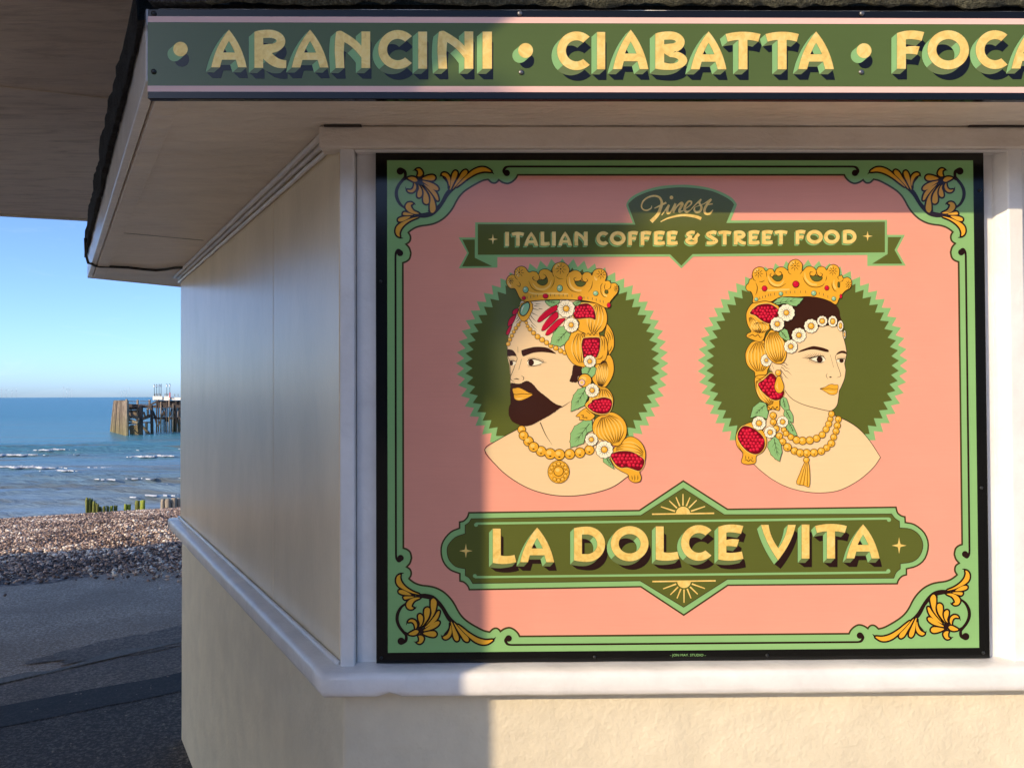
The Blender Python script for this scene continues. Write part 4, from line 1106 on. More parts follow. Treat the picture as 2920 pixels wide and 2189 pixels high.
def bead(cx, cy, r, lv, hole=None, ry=None):
    ry = r if ry is None else ry
    A.disc(cx, cy, r*1.07+.4, ry*1.07+.4, LINE, lv, 16); A.disc(cx, cy, r*.96, ry*.96, OCHRE, lv+.5, 16); A.disc(cx-r*.22, cy-ry*.25, r*.45, ry*.4, OCHRE_LT, lv+1, 10)
    if hole: A.disc(cx+hole[0]*r, cy+hole[1]*ry, r*.24, ry*.12, LINE, lv+1.4, 8)
def beads(Z, L_, lv, hole=None, step=0.7):
    for k, (x, y, r) in enumerate(L_):
        p = Z([(x, y)])[0]; q = Z([(x+r, y)])[0]; bead(p[0], p[1], q[0]-p[0], lv+(k % 2)*step, hole)
def crown(Z, sc, sil, holes, strokes, gems, discs, ticks, lv, parent, hi):
    A.part('crown', parent); Q = catmull(Z(sil), True, 4); A.fill(Q, OCHRE, lv); A.stroke(Q, 1.7, LINE, lv+1.6, closed=True)
    for s in hi: A.stroke(Z(s), [1, 5, 6, 4, 1][:len(pts(s))] if len(pts(s)) <= 5 else 4, OCHRE_LT, lv+.6, smooth=4)
    for s in holes: q = catmull(Z(s), True, 4); A.fill(q, OLIVE, lv+1); A.stroke(q, 1.4, LINE, lv+1.7, closed=True)
    for s in strokes:
        n_ = len(pts(s)); A.stroke(Z(s), [0.6]+[1.8]*(n_-2)+[0.5] if n_ > 2 else 1.3, LINE, lv+1.6, smooth=5)
    for x, y, rx, ry, mt in gems:
        p = Z([(x, y)])[0]; A.disc(p[0]+.4, p[1]+.5, rx*1.18/sc, ry*1.18/sc, LINE, lv+2.2); A.disc(p[0], p[1], rx/sc, ry/sc, mt, lv+2.7); A.disc(p[0]-rx*.25/sc, p[1]-ry*.3/sc, rx*.3/sc, ry*.25/sc, PETAL if mt is GEM else RED_HI, lv+3.2, 8)
    for x, y, r, sx in discs:
        p = Z([(x, y)])[0]; A.disc(p[0], p[1], 15*sx/sc, 15/sc, LINE, lv+2, 8)
        for k in range(8):
            a = math.pi/4*k+.1; A.stroke([(p[0]+r*.40*sx*math.cos(a)/sc, p[1]+r*.40*math.sin(a)/sc), (p[0]+r*sx*math.cos(a)/sc, p[1]+r*math.sin(a)/sc)], [1.7, .8], LINE, lv+2)
    for x, y in ticks:
        p = Z([(x, y)])[0]; A.stroke([(p[0], p[1]-3.2), (p[0]+.3, p[1]+3.2)], 1.3, LINE, lv+2); A.stroke([(p[0]+1.5, p[1]-2.6), (p[0]+1.7, p[1]+2.8)], .9, OCHRE_LT, lv+2)

# ================================================================ portrait: bearded man in profile to the left
ZM = zoomer(1280, 720, 2.303); ZCM = zoomer(1430, 740, 6.32); ZPM = zoomer(1600, 840, 7.539); ZP2 = zoomer(1600, 1040, 4.604); ZF1 = zoomer(1430, 840, 7.538); ZF2 = zoomer(1430, 960, 5.921)
man = A.part('portrait'); man['label'] = 'bearded man wearing a crown'
c = ZM('745,735')[0]; starburst(c[0], c[1], 697/2.303, 133, 407)
A.part('bust', man)
bust = catmull(ZM('235,1293 330,1225 450,1160'), False, 4)+ZM('600,1090 820,940 900,1000 980,1150 1080,1300')+catmull(ZM('1180,1465 1090,1530 1000,1565 880,1590 760,1597 640,1583 520,1545 400,1475 310,1395 235,1293'), False, 4)[:-1]
A.fill(bust, SKIN, 5)
A.stroke(ZM('1180,1465 1090,1530 1000,1565 880,1590 760,1597 640,1583 520,1545 400,1475 310,1395 235,1293 330,1225 452,1158'), 2.0, LINE, 5.8, smooth=4)
A.stroke(ZM('600,1115 635,1195 678,1262'), [2.6, 1.8, .4], LINE, 5.8, smooth=4)
A.part('face', man)
face = ZM('480,315 430,420 395,530 383,620 386,690 398,740 402,800 405,850 410,900 420,1100 560,1130 740,1010 860,960 900,760 900,400 860,310')
A.fill(face, SKIN, 6)
A.part('turban', man)
A.fill(ZF1('420,150 950,110 1350,110 1560,500 1380,1150 1300,1220 1168,1150 968,1032 775,905 613,745 535,605 440,560 362,650 265,800 180,965 150,960 170,830 320,430'), SKIN_LT, 6.6)
for s in ('685,305 750,320 830,348', '655,395 720,425 795,462', '630,455 690,530 755,585', '595,505 660,610 775,715', '705,245 750,248 830,250', '735,205 780,202 850,198', '350,490 330,515 310,540', '380,525 340,570 298,612', '640,650 700,720 760,760', '800,300 850,310 890,312'):
    A.stroke(ZF1(s), [1.9, 1.3, .2], LINE, 7.4)
A.part('nose', man)
A.stroke(ZF2('102,170 98,300 115,350 140,420 145,500 150,600 150,655'), 1.2, LINE, 7.2, smooth=4)
A.stroke(ZF2('250,325 266,372 240,440 200,560 160,650 150,690 160,725 212,757'), [1, 1.2, 1.3, 1.3, 1.6, 1.7, 1.6, .6], LINE, 7.2, smooth=4)
A.stroke(ZF2('205,716 255,708 300,722'), [.6, 3.0, 1.2], LINE, 7.2, smooth=3); A.stroke(ZF2('332,655 372,682 374,712 358,737'), [.4, 1.6, 1.8, .6], LINE, 7.2, smooth=4)
A.stroke(ZF2('275,170 278,270'), .8, LINE, 7.2); A.stroke(ZF2('340,375 290,560'), .8, LINE, 7.2)
A.part('eyebrow', man)
A.fill(catmull(ZF2('335,240 350,225 450,195 560,172 680,172 780,190 860,235 920,285 860,278 780,265 660,258 540,270 440,305 370,330 345,300'), True, 4), BROWN, 7.6)
A.part('eyebrow', man)
A.fill(catmull(ZF2('97,220 150,215 200,235 240,290 248,325 180,322 108,325'), True, 4), BROWN, 7.6)
A.part('eye', man)
A.fill(catmull(ZF2('435,430 445,400 480,385 540,378 610,395 670,415 712,433 660,460 600,478 540,490 470,488 440,465'), True, 3), PETAL, 7.6)
p = ZF2('500,435')[0]; A.disc(p[0], p[1], 48/5.921, 53/5.921, BROWN, 8.2)
A.stroke(ZF2('432,420 470,388 540,378 620,395 700,430 768,433'), [1.2, 2.0, 2.2, 1.8, 1.6, .3], LINE, 8.8, smooth=4); A.stroke(ZF2('440,465 500,490 580,485 650,462 712,433'), [1, 1.5, 1.3, 1, .6], LINE, 8.8, smooth=4)
for k in range(13):
    u = k/12; x, y = 455+240*u, 392-16*math.sin(math.pi*u)+36*u*u; A.stroke(ZF2([(x, y), (x-8+34*u, y-44+6*u)]), [1.1, .3], LINE, 8.8)
for k in range(11):
    u = k/10; x, y = 455+200*u, 488-22*u*u; A.stroke(ZF2([(x, y), (x-4+16*u, y+24)]), [.9, .3], LINE, 8.8)
A.part('eye', man)
A.fill(catmull(ZF2('188,425 240,425 236,458 205,485 185,470'), True, 3), PETAL, 7.6); p = ZF2('166,446')[0]; A.disc(p[0], p[1], 30/5.921, 40/5.921, BROWN, 8.2)
A.stroke(ZF2('138,412 190,405 246,420'), 1.6, LINE, 8.8, smooth=3)
for k in range(5): A.stroke(ZF2([(145+16*k, 405), (140+17*k, 375)]), [.9, .3], LINE, 8.8)
A.part('jaw_line', man)
A.stroke(ZF2('1018,1187 1100,1135 1158,1093'), [1.6, 1.3, .4], LINE, 7.2, smooth=3)
A.part('beard', man)
brd = catmull(ZF2('158,790 200,782 260,792 330,786 385,760 430,745 490,770 540,810 590,870 650,930 720,985 790,1040 850,1090 930,1140 1020,1175 960,1220 880,1280 780,1340 680,1395 600,1440 520,1480 430,1505 340,1500 260,1470 190,1430 145,1370 125,1300 125,1200 150,1130 155,1050 145,950 150,860'), True, 6)
cb = np.mean(np.array(brd), 0); brd = [tuple(cb+(np.array(q)-cb)*(1+random.uniform(-.008, .016))) for q in brd]
A.fill(brd, BROWN, 8)
sb = catmull(ZF2('1225,480 1355,515 1350,640 1290,680 1280,760 1230,770 1150,750 1180,660 1200,560'), True, 6)
sb = [(q[0]+random.uniform(-.9, .9), q[1]+random.uniform(-.9, .9)) for q in sb]; A.fill(sb, BROWN, 8)
A.part('lips', man)
A.fill(catmull(ZF2('190,880 230,870 280,860 330,875 400,910 460,945 525,968 470,1010 400,1045 330,1070 270,1070 225,1045 212,1000 210,970 195,930'), True, 4), OCHRE, 9)
A.stroke(ZF2('235,1030 300,1045 370,1025'), [.6, 5, .6], OCHRE_LT, 9.4, smooth=4); A.stroke(ZF2('208,968 260,974 340,961 420,966 525,968'), 1.5, LINE, 9.8, smooth=4)
# brooch, strands, chillies
A.part('brooch', man)
q = catmull(ZF1('540,150 640,160 675,280 640,390 590,490 530,560 440,575 385,500 345,410 370,310 420,200'), True, 5)
cq = np.mean(np.array(q), 0); q = [tuple(cq+(np.array(v)-cq)*(1+.045*math.sin(k*1.9))) for k, v in enumerate(q)]
A.fill(q, OCHRE, 9); A.stroke(q, 1.4, LINE, 9.6, closed=True)
A.shape(ZF1('500,190 570,165 605,230 580,340 520,430 450,455 395,400 405,300 450,220'), GEM, 9.8, LINE, 2.6); A.stroke(ZF1('430,380 445,300 490,230'), [.5, 3, .5], PETAL, 10.8)
for s in ('370,305 290,310 240,360 240,430 330,410', '320,430 200,490 145,580 140,680 235,630', '230,645 150,710 95,840 160,850', '1190,230 1090,260 950,350 840,460 770,570 830,590 960,500 1090,400 1200,320',
          '1190,370 1090,420 980,540 900,660 860,770 940,760 1050,660 1180,530 1220,470', '1370,520 1230,530 1110,630 1000,750 945,860 1010,870 1120,790 1250,660'):
    A.part('chilli', man); P = pts(s); A.shape(ZF1(s), RED, 8.4, LINE, 1.5)
    if len(P) > 6:
        A.stroke(ZF1([P[1], P[3], P[4]]), [.5, 2.6, .4], RED_HI, 9.2, smooth=4)
A.part('bead_strand', man)
beads(ZF1, [(397, 592, 22), (362, 650, 38), (308, 722, 40), (265, 800, 37), (222, 882, 40), (180, 965, 42), (143, 1060, 45)], 9)
A.part('bead_strand', man)
beads(ZF1, [(535, 605, 32), (562, 680, 35), (613, 745, 45), (690, 823, 48), (775, 905, 55), (872, 970, 55), (968, 1032, 50), (1058, 1100, 48), (1168, 1150, 52), (1270, 1208, 52), (1355, 1250, 45)], 9)
# pomegranates down the side of the head
def pom(Z, body, lv, parent, rd=None, sd=None, sr=5, extra=(), seed=1, lw=1.7):
    A.part('pomegranate', parent); Q = A.shape(Z(body), OCHRE, lv, LINE, lw, 4)
    for (t, b, bl, n) in (rd or []): ridges(Z([t])[0], Z([b])[0], bl, n, lv+1, seed=seed)
    if sd:
        q = catmull(Z(sd), True, 4); A.stroke(q, 5, OCHRE_LT, lv+2.2, closed=True); seeds(q, sr, lv+2.6, seed); A.stroke(q, 1.4, LINE, lv+4.4, closed=True)
    for s in extra:
        n_ = len(pts(s)); A.stroke(Z(s), [.3]+[1.7]*(n_-2)+[.4] if n_ > 2 else 1.3, LINE, lv+3, smooth=4)
pom(ZPM, '985,630 1060,720 1120,850 1138,1000 1130,1130 1080,1230 1030,1290 1000,1150 985,1000 930,880 960,720', 9, man, extra=('965,770 1040,880 1060,980', '1010,720 1090,860 1100,960', '1000,1250 1060,1180 1090,1100', '950,800 1010,920 1020,1050'))
pom(ZP2, '623,-133 670,-80 690,0 690,90 655,190 580,292 500,300 440,250 405,180 440,80 455,-30 540,-60', 9, man, [((570, -70), (510, 300), 18, 7)])
pom(ZPM, '200,830 350,740 510,850 810,880 930,900 985,1000 1000,1150 985,1300 940,1420 860,1480 760,1500 600,1560 480,1560 280,1500 160,1370 100,1240 70,1100 140,960', 10, man,
    [((400, 800), (440, 1500), 26, 5)], '480,945 550,930 680,925 815,935 830,1050 820,1180 780,1300 740,1350 600,1330 490,1385 460,1250 440,1100 455,1000', 4.6, ('840,900 885,1010 880,1110', '885,840 965,960 990,1100', '900,870 930,1000 930,1200', '760,1390 850,1370 900,1300', '770,1495 880,1460 960,1370'), 4)
pom(ZPM, '300,200 420,165 650,175 860,220 930,285 980,420 988,560 950,690 880,790 815,825 815,935 500,945 515,840 420,800 350,730 390,620 350,540 280,400', 11, man, [((800, 190), (680, 850), 24, 5)],
    '300,250 420,210 560,195 650,250 710,350 735,470 725,535 640,505 520,505 380,520 300,510 260,440', 4.6, ('540,870 580,830 620,870 660,820 700,870 740,830 790,865',), 5)
pom(ZP2, '320,565 195,668 240,685 240,722 300,725 310,775 440,680 390,620', 10, man, extra=('255,660 290,660 285,690 335,690 330,710', '330,600 380,640'), lw=1.4)
pom(ZP2, '500,300 590,300 650,360 682,440 680,520 650,600 600,645 540,662 460,650 380,610 330,560 310,520 360,460 370,420 420,380 500,340', 11, man, [((545, 300), (520, 640), 34, 7)],
    '345,540 400,490 410,465 480,445 540,430 600,435 655,465 660,540 620,620 540,640 450,625 390,590', 4.6, (), 6)
pom(ZP2, '780,1020 870,945 960,950 1050,1020 1100,1120 1105,1220 1080,1320 1030,1400 1050,1470 1030,1530 950,1540 890,1500 875,1440 780,1390 700,1330 640,1210 670,1120 720,1060', 10.4, man, [((700, 1100), (1090, 1180), -28, 6)],
    '650,1190 700,1150 800,1130 920,1140 1020,1190 1085,1250 1070,1330 1020,1385 930,1360 860,1340 780,1345 710,1300', 5.4, ('920,1450 930,1480 930,1510', '960,1440 965,1480 960,1520', '1000,1440 1005,1480 1000,1510'), 7)
pom(ZP2, '560,660 650,620 740,650 820,720 860,820 850,930 800,1010 760,1060 680,1055 590,1000 490,960 420,880 410,800 440,720 500,670', 11.4, man, [((570, 655), (715, 1045), 44, 9)])
A.part('earring', man); p = ZP2('310,207')[0]; bead(p[0], p[1], 88/4.604, 12); p = ZP2('270,232')[0]; A.disc(p[0], p[1], 46/4.604, 46/4.604, LINE, 13.2); A.disc(p[0], p[1], 38/4.604, 38/4.604, PALE_PINK, 13.7); A.disc(p[0], p[1], 22/4.604, 22/4.604, OCHRE_LT, 14.2)
leaf(ZF1('1330,690 1220,710 1120,830 1085,930 1060,1060 1150,1085 1260,1115 1350,1060 1430,960 1475,850 1400,790'), ZF1('1395,795 1150,1060'), 12, man)
leaf(ZF1('945,130 1000,230 1080,260 1200,210 1250,150 1220,115'), ZF1('960,125 1190,190'), 8, man, False)
leaf(ZPM('255,180 340,140 420,150 390,220 320,245'), ZPM('410,155 290,205'), 15, man, False)
leaf(ZP2('270,60 280,130 330,130 400,160 440,120 455,50 420,20 330,20'), ZP2('390,25 340,130'), 12, man)
leaf(ZP2('310,300 220,330 165,400 140,480 135,600 220,570 300,530 340,440 350,390'), ZP2('320,320 170,560'), 12.6, man)
leaf(ZP2('395,740 290,740 180,810 130,900 120,1000 130,1075 200,1060 290,1020 330,900 400,860'), ZP2('370,770 160,1040'), 12, man)
leaf(ZP2('560,1210 555,1270 620,1320 690,1360 650,1270 610,1210'), ZP2('590,1215 670,1340'), 12, man)
for x, y, r, cr, Z, s, lv in ((1388, 305, 192, 62, ZF1, 7.538, 15), (1495, 655, 162, 50, ZF1, 7.538, 17.5), (612, 1435, 135, 45, ZPM, 7.539, 16), (405, 335, 92, 30, ZP2, 4.604, 15.5), (395, 978, 86, 30, ZP2, 4.604, 15), (565, 1110, 117, 40, ZP2, 4.604, 16)):
    p = Z([(x, y)])[0]; flower(p[0], p[1], r/s, cr/s, lv, parent=man)
A.part('necklace', man)
beads(ZM, [(478, 1162, 26), (490, 1200, 29), (522, 1238, 32), (556, 1275, 32), (605, 1303, 33), (665, 1320, 35), (793, 1322, 33), (860, 1313, 33), (922, 1295, 31), (725, 1325, 35)], 9, (0, .45))
A.part('pendant', man); p = ZM('720,1438')[0]; A.disc(p[0], p[1], 31.5, 33.5, LINE, 10.2, 24); A.disc(p[0], p[1], 30, 32, OCHRE, 10.7, 24)
for k in range(12):
    a = 2*math.pi*k/12; bead(p[0]+22.5*math.cos(a), p[1]+24*math.sin(a), 5.2, 11)
bead(p[0], p[1]-2, 13.5, 12.4)
crown(ZCM, 6.32, '395,755 330,700 290,620 240,530 160,525 100,460 85,390 120,310 190,275 235,280 235,220 270,160 350,125 430,150 490,230 560,215 630,230 665,270 690,210 760,175 840,185 915,240 910,180 950,100 1040,55 1120,60 1190,110 1225,180 1220,235 1290,200 1360,200 1420,235 1450,280 1490,240 1550,228 1600,250 1628,285 1650,220 1710,175 1790,170 1860,210 1890,280 1880,350 1865,385 1910,380 1950,400 1970,430 2040,425 2090,470 2105,540 2080,610 2030,670 1980,730 1955,770 1930,870 1840,860 1700,790 1500,745 1300,730 1100,722 850,728 650,740 500,758',
      ('640,395 680,370 740,370 790,340 805,310 830,370 820,430 760,468 700,460 655,430', '1320,400 1370,400 1430,385 1480,410 1520,415 1490,465 1430,492 1370,480 1330,440', '1865,560 1905,555 1920,600 1890,620 1860,600'),
      ('490,390 540,500 620,560 740,585', '950,330 940,430 880,530', '1165,340 1185,460 1260,560 1425,612', '1640,390 1620,500 1560,590', '965,300 1030,345 1110,350', '310,400 340,450 320,490 270,460', '1790,510 1790,590 1830,660 1890,685',
       '640,395 580,370 560,330 590,312', '750,265 800,300 790,350 730,370 690,330', '1450,285 1440,360 1390,390 1320,390 1305,345 1350,325', '1450,300 1455,370 1510,410 1550,380 1525,345', '235,280 250,330 295,370', '665,270 685,320 670,370 640,398', '1970,430 1960,510 1910,550', '915,240 930,290 950,320', '1220,235 1190,280 1170,330', '1870,440 1850,500 1870,550', '1820,430 1790,470 1780,540'),
      ((432, 545, 45, 52, GEM), (1047, 520, 46, 56, GEM), (1692, 610, 42, 40, GEM), (400, 693, 35, 33, RED), (790, 658, 45, 40, RED), (1412, 695, 38, 36, RED), (1928, 822, 32, 42, RED)),
      ((320, 238, 85, 1), (168, 388, 62, .9), (1065, 175, 98, 1), (1793, 272, 85, 1), (2062, 527, 62, .75)),
      [(462, 685), (525, 675), (585, 665), (650, 655), (880, 645), (958, 647), (1035, 648), (1110, 648), (1182, 655), (1268, 655), (1485, 690), (1555, 698), (1635, 708), (1705, 728), (1775, 750), (1830, 762)], 13, man,
      ('560,430 640,520 760,540 860,480 900,380', '1220,320 1240,460 1330,550 1440,560', '960,180 985,120 1040,90', '1670,300 1690,350 1720,370', '1830,560 1850,640 1900,660', '420,560 600,620 900,615 1200,625', '290,180 280,250 320,310', '120,370 130,440 170,490'))

# ================================================================ portrait: woman in profile to the right
ZW = zoomer(1960, 720, 2.303); ZCW = zoomer(2120, 740, 6.9125); ZHW = zoomer(2110, 850, 7.1355); ZLW = zoomer(2090, 1020, 4.3636)
wom = A.part('portrait'); wom['label'] = 'crowned woman with flowers along her hairline'
c = ZW('756,735')[0]; starburst(c[0], c[1], 690/2.303, 134, 406)
A.part('bust', wom)
bust = ZW('540,1030 640,880 940,1040')+catmull(ZW('968,1070 1050,1105 1130,1160 1200,1240 1267,1343'), False, 4)+catmull(ZW('1267,1343 1220,1410 1130,1490 1010,1555 900,1575 780,1570 660,1540 560,1490 480,1430 437,1390'), False, 4)[1:]+ZW('470,1250 520,1100')
A.fill(bust, SKIN, 5)
A.stroke(ZW('968,1070 1050,1105 1130,1160 1200,1240 1267,1343'), [2, 2.4, 2, 1.8, 1.4], LINE, 5.8, smooth=4); A.stroke(ZW('1267,1343 1220,1410 1130,1490 1010,1555 900,1575 780,1570 660,1540 560,1490 480,1430 437,1390'), 1.5, LINE, 5.8, smooth=4)
A.part('hair', wom)
A.fill(catmull(ZHW('620,75 1100,-40 1500,-20 1800,45 1940,130 2015,240 2032,360 2032,500 1600,600 1300,700 1100,900 1000,860 850,640 700,400 640,150'), True, 4), BROWN, 6)
A.part('face', wom)
face = catmull(ZHW('1160,800 1300,700 1600,590 1900,560 2060,640 2085,760 2120,870 2150,1000 2165,1130 2130,1290 2125,1350 2145,1450')+ZLW('1397,180 1385,260 1345,360 1320,410 1312,480 1298,570 1275,615 1240,645 1195,660 1050,630 900,590 780,540 700,480 640,400 560,250 440,100')+ZHW('900,1130'), True, 3)
A.fill(face, SKIN, 6.8)
A.stroke(ZHW('2085,760 2120,870 2150,1000 2165,1130 2130,1290 2125,1350 2145,1450')+ZLW('1397,180 1385,260 1345,360 1320,410 1312,480 1298,570 1275,615 1240,645 1195,660 1050,630 900,590 780,540 700,480 640,400'), 1.5, LINE, 7.4, smooth=3)
A.part('eyebrow', wom)
A.fill(catmull(ZHW('1170,1105 1230,1060 1330,1020 1420,990 1500,975 1600,990 1700,1015 1790,1050 1800,1085 1780,1098 1700,1085 1600,1060 1500,1045 1400,1050 1300,1075'), True, 4), BROWN, 7.8)
A.part('eyebrow', wom)
A.fill(catmull(ZHW('1955,1150 1980,1110 2040,1075 2120,1072 2158,1105 2160,1138 2110,1125 2050,1120'), True, 4), BROWN, 7.8)
A.part('eye', wom)
A.fill(catmull(ZHW('1450,1240 1520,1200 1600,1185 1680,1190 1730,1250 1690,1290 1620,1310 1540,1290'), True, 4), PETAL, 7.8)
p = ZHW('1615,1247')[0]; A.disc(p[0], p[1], 62/7.1355, 61/7.1355, BROWN, 8.4)
A.stroke(ZHW('1365,1228 1450,1215 1540,1190 1640,1180 1700,1200 1738,1252'), [.6, 3.6, 3, 2.6, 2, .8], LINE, 9, smooth=4); A.stroke(ZHW('1400,1235 1520,1285 1620,1310 1700,1290'), [2, 1.6, 1.8, .6], LINE, 9, smooth=4)
tips = [(1250, 1210), (1280, 1180), (1310, 1150), (1360, 1130), (1410, 1125), (1460, 1110), (1500, 1105), (1540, 1110), (1580, 1115), (1620, 1120), (1665, 1132), (1705, 1155)]
for k, t_ in enumerate(tips):
    u = k/11; A.stroke(ZHW([(1380+310*u, 1228-48*math.sin(math.pi*u*.6)), t_]), [1.5, .3], LINE, 9)
for k in range(12):
    u = k/11; x, y = 1420+260*u, 1258+48*math.sin(math.pi*min(1, u*.75)); A.stroke(ZHW([(x, y), (x-34+30*u, y+34)]), [.9, .3], LINE, 9)
A.part('eye', wom)
A.fill(catmull(ZHW('1955,1275 2010,1240 2110,1245 2110,1300 2050,1315'), True, 4), PETAL, 7.8); p = ZHW('2060,1272')[0]; A.disc(p[0], p[1], 46/7.1355, 43/7.1355, BROWN, 8.4)
A.stroke(ZHW('1948,1262 2020,1237 2125,1237'), [.8, 2.2, 1.6], LINE, 9, smooth=4)
for k in range(7): A.stroke(ZHW([(1975+22*k, 1238), (1990+24*k, 1190)]), [.9, .3], LINE, 9)
A.part('nose', wom)
A.stroke(ZHW('1970,1130 1935,1190 1950,1260 1980,1370 2010,1450 2040,1540 2042,1585 1965,1618'), [1, 1.2, 1.3, 1.2, 1.2, 1.4, 1.5, .5], LINE, 7.6, smooth=4)
A.stroke(ZHW('1830,1150 1900,1410'), .7, LINE, 7.6)
p = ZLW('1210,240')[0]; A.disc(p[0], p[1], 3.8, 1.8, LINE, 7.6, 10); A.stroke(ZLW('1172,193 1156,222 1177,264'), [.5, 1.5, .5], LINE, 7.6, smooth=4)
A.part('hair_wisps', wom)
for s in ('880,1320 930,1330 950,1360 985,1362', '840,1365 890,1370 930,1412 1010,1442', '830,1405 880,1430 910,1470 970,1492 1050,1570', '815,1445 870,1520 900,1560 930,1600 985,1645', '800,1560 850,1600 870,1660'):
    A.stroke(ZHW(s), [1.8]+[1.4]*(len(pts(s))-2)+[.3], LINE, 7.6, smooth=5)
A.part('ear', wom)
A.stroke(ZHW('575,1375 640,1480 720,1600'), 1.3, LINE, 7.6, smooth=3); A.stroke(ZHW('645,1350 685,1445'), .8, LINE, 7.6)
A.part('lips', wom)
A.fill(catmull(ZLW('1080,383 1140,365 1190,335 1230,327 1260,335 1300,335 1306,370 1300,400 1290,440 1250,460 1200,455 1150,425 1110,400'), True, 4), OCHRE, 8); A.stroke(catmull(ZLW('1080,383 1140,365 1190,335 1230,327 1260,335 1300,335 1306,370 1300,400 1290,440 1250,460 1200,455 1150,425 1110,400'), True, 4), 1.1, LINE, 8.6, closed=True)
A.stroke(ZLW('1080,383 1140,385 1200,380 1250,392 1300,388'), [2.4, 1.2, 1.2, 1.3, 1], LINE, 8.8, smooth=4); A.stroke(ZLW('1150,410 1220,425 1280,420'), [.6, 4, .6], OCHRE_LT, 8.4, smooth=4)
pom(ZHW, '270,880 170,970 110,1100 105,1200 130,1330 200,1430 290,1500 310,1600 440,1620 540,1560 560,1450 620,1340 560,1200 500,1000 480,860', 8, wom, [((380, 870), (400, 1520), 34, 7)], extra=('310,1600 400,1640 520,1570 560,1460',))
pom(ZLW, '280,230 420,210 470,190 540,280 600,330 630,430 600,490 575,530 575,650 500,640 410,648 430,580 340,520 290,430 270,340', 9, wom, [((300, 260), (480, 600), -22, 6)], '310,320 380,270 470,192 540,260 600,380 630,430 600,500 520,525 440,490 370,430 330,380', 5.2, ('420,640 440,612 465,640 490,608 520,640 545,605 560,635',), 8)
pom(ZHW, '220,130 330,80 480,60 600,75 720,130 790,190 780,400 600,510 600,620 520,700 480,830 420,890 340,880 280,860 130,790 150,720 220,680 160,570 125,440 130,280', 9, wom, [((180, 380), (420, 720), -10, 4), ((400, 480), (400, 720), 26, 6)],
    '200,310 270,220 360,150 480,125 600,125 720,190 770,260 760,370 660,430 600,510 500,490 400,430 300,350', 4.7, ('145,790 210,760 250,740 300,780 360,740 400,800 450,790', '250,690 330,660 420,690'), 9)
pom(ZHW, '620,650 560,720 500,830 490,960 510,1080 560,1200 650,1290 740,1335 830,1335 900,1270 940,1150 930,950 880,860 800,720 700,670', 12, wom, [((650, 660), (790, 1330), 30, 8)])
pom(ZLW, '200,805 110,850 50,920 30,1000 50,1100 120,1190 100,1290 150,1322 220,1322 280,1300 290,1220 370,1170 415,1080 410,980 370,910 300,850 240,810', 9, wom, None, '130,850 220,865 320,930 380,1010 385,1100 340,1170 270,1195 180,1160 100,1080 55,990 70,910', 5.2,
    ('140,1280 165,1265 190,1285 215,1262 240,1290 265,1272', '150,1210 155,1235 150,1260', '190,1220 192,1240 190,1260', '230,1225 235,1245 232,1265', '60,1080 90,1140 140,1190'), 10)
leaf(ZHW('680,90 760,20 850,-20 1000,-10 1260,10 1190,110 1130,160 1000,150 900,110 760,135'), ZHW('700,110 1200,40'), 14, wom)
leaf(ZHW('800,690 890,630 950,660 980,750 1000,830 960,870 900,840 830,800 790,740'), ZHW('830,680 960,840'), 14, wom)
leaf(ZLW('400,570 330,555 250,620 220,740 300,720 410,750 430,680'), ZLW('390,590 250,720'), 10, wom); leaf(ZLW('590,520 620,490 660,510 690,600 690,650 640,650 590,590'), ZLW('620,510 650,640'), 11, wom)
leaf(ZLW('640,660 700,650 740,720 740,800 690,780 630,710'), ZLW('655,660 720,780'), 11.4, wom); leaf(ZLW('690,790 740,840 790,960 730,950 660,870'), ZLW('690,800 760,940'), 11, wom)
A.part('necklace', wom)
beads(ZLW, [(628, 895, 32), (655, 940, 35), (715, 983, 38), (785, 1020, 45), (860, 1030, 48), (950, 1025, 47), (1035, 1000, 44), (1105, 955, 41), (1152, 888, 39), (1185, 822, 39), (1205, 760, 34), (1220, 697, 37)], 12)
A.part('necklace', wom)
beads(ZLW, [(495, 717, 41), (497, 798, 39), (530, 880, 40), (570, 970, 41), (610, 1040, 43), (672, 1110, 50), (760, 1155, 45), (830, 1180, 47), (1003, 1178, 47), (1092, 1160, 44), (1160, 1118, 41), (1217, 1062, 44), (1247, 985, 39), (1275, 912, 39), (1292, 842, 41), (1305, 763, 39), (912, 1183, 49)], 12, (.1, .5))
leaf(ZLW('510,985 440,1050 430,1110 470,1200 520,1250 570,1275 600,1170 590,1080 560,1020'), ZLW('505,1000 560,1250'), 14.5, wom)
A.part('tassel', wom); A.shape(ZLW('885,1300 935,1300 952,1450 945,1600 880,1585 785,1560 820,1450'), OCHRE, 12, LINE, 1.3, 3)
for k in range(7): A.stroke(ZLW([(892+6*k, 1310), (800+24*k, 1570+4*k)]), [.8, 1.2], LINE if k % 2 else OCHRE_LT, 13)
p = ZLW('907,1268')[0]; bead(p[0], p[1], 8.4, 13, None, 7.6)
A.part('earring', wom); A.shape(ZLW('545,235 580,230 610,290 628,350 620,400 590,435 550,435 520,400 510,350 525,290'), OCHRE, 14, LINE, 1.5, 4); A.stroke(ZLW('550,300 540,360 560,400'), [.6, 4.5, .6], OCHRE_LT, 15); p = ZLW('557,187')[0]; bead(p[0], p[1], 36/4.3636, 15)
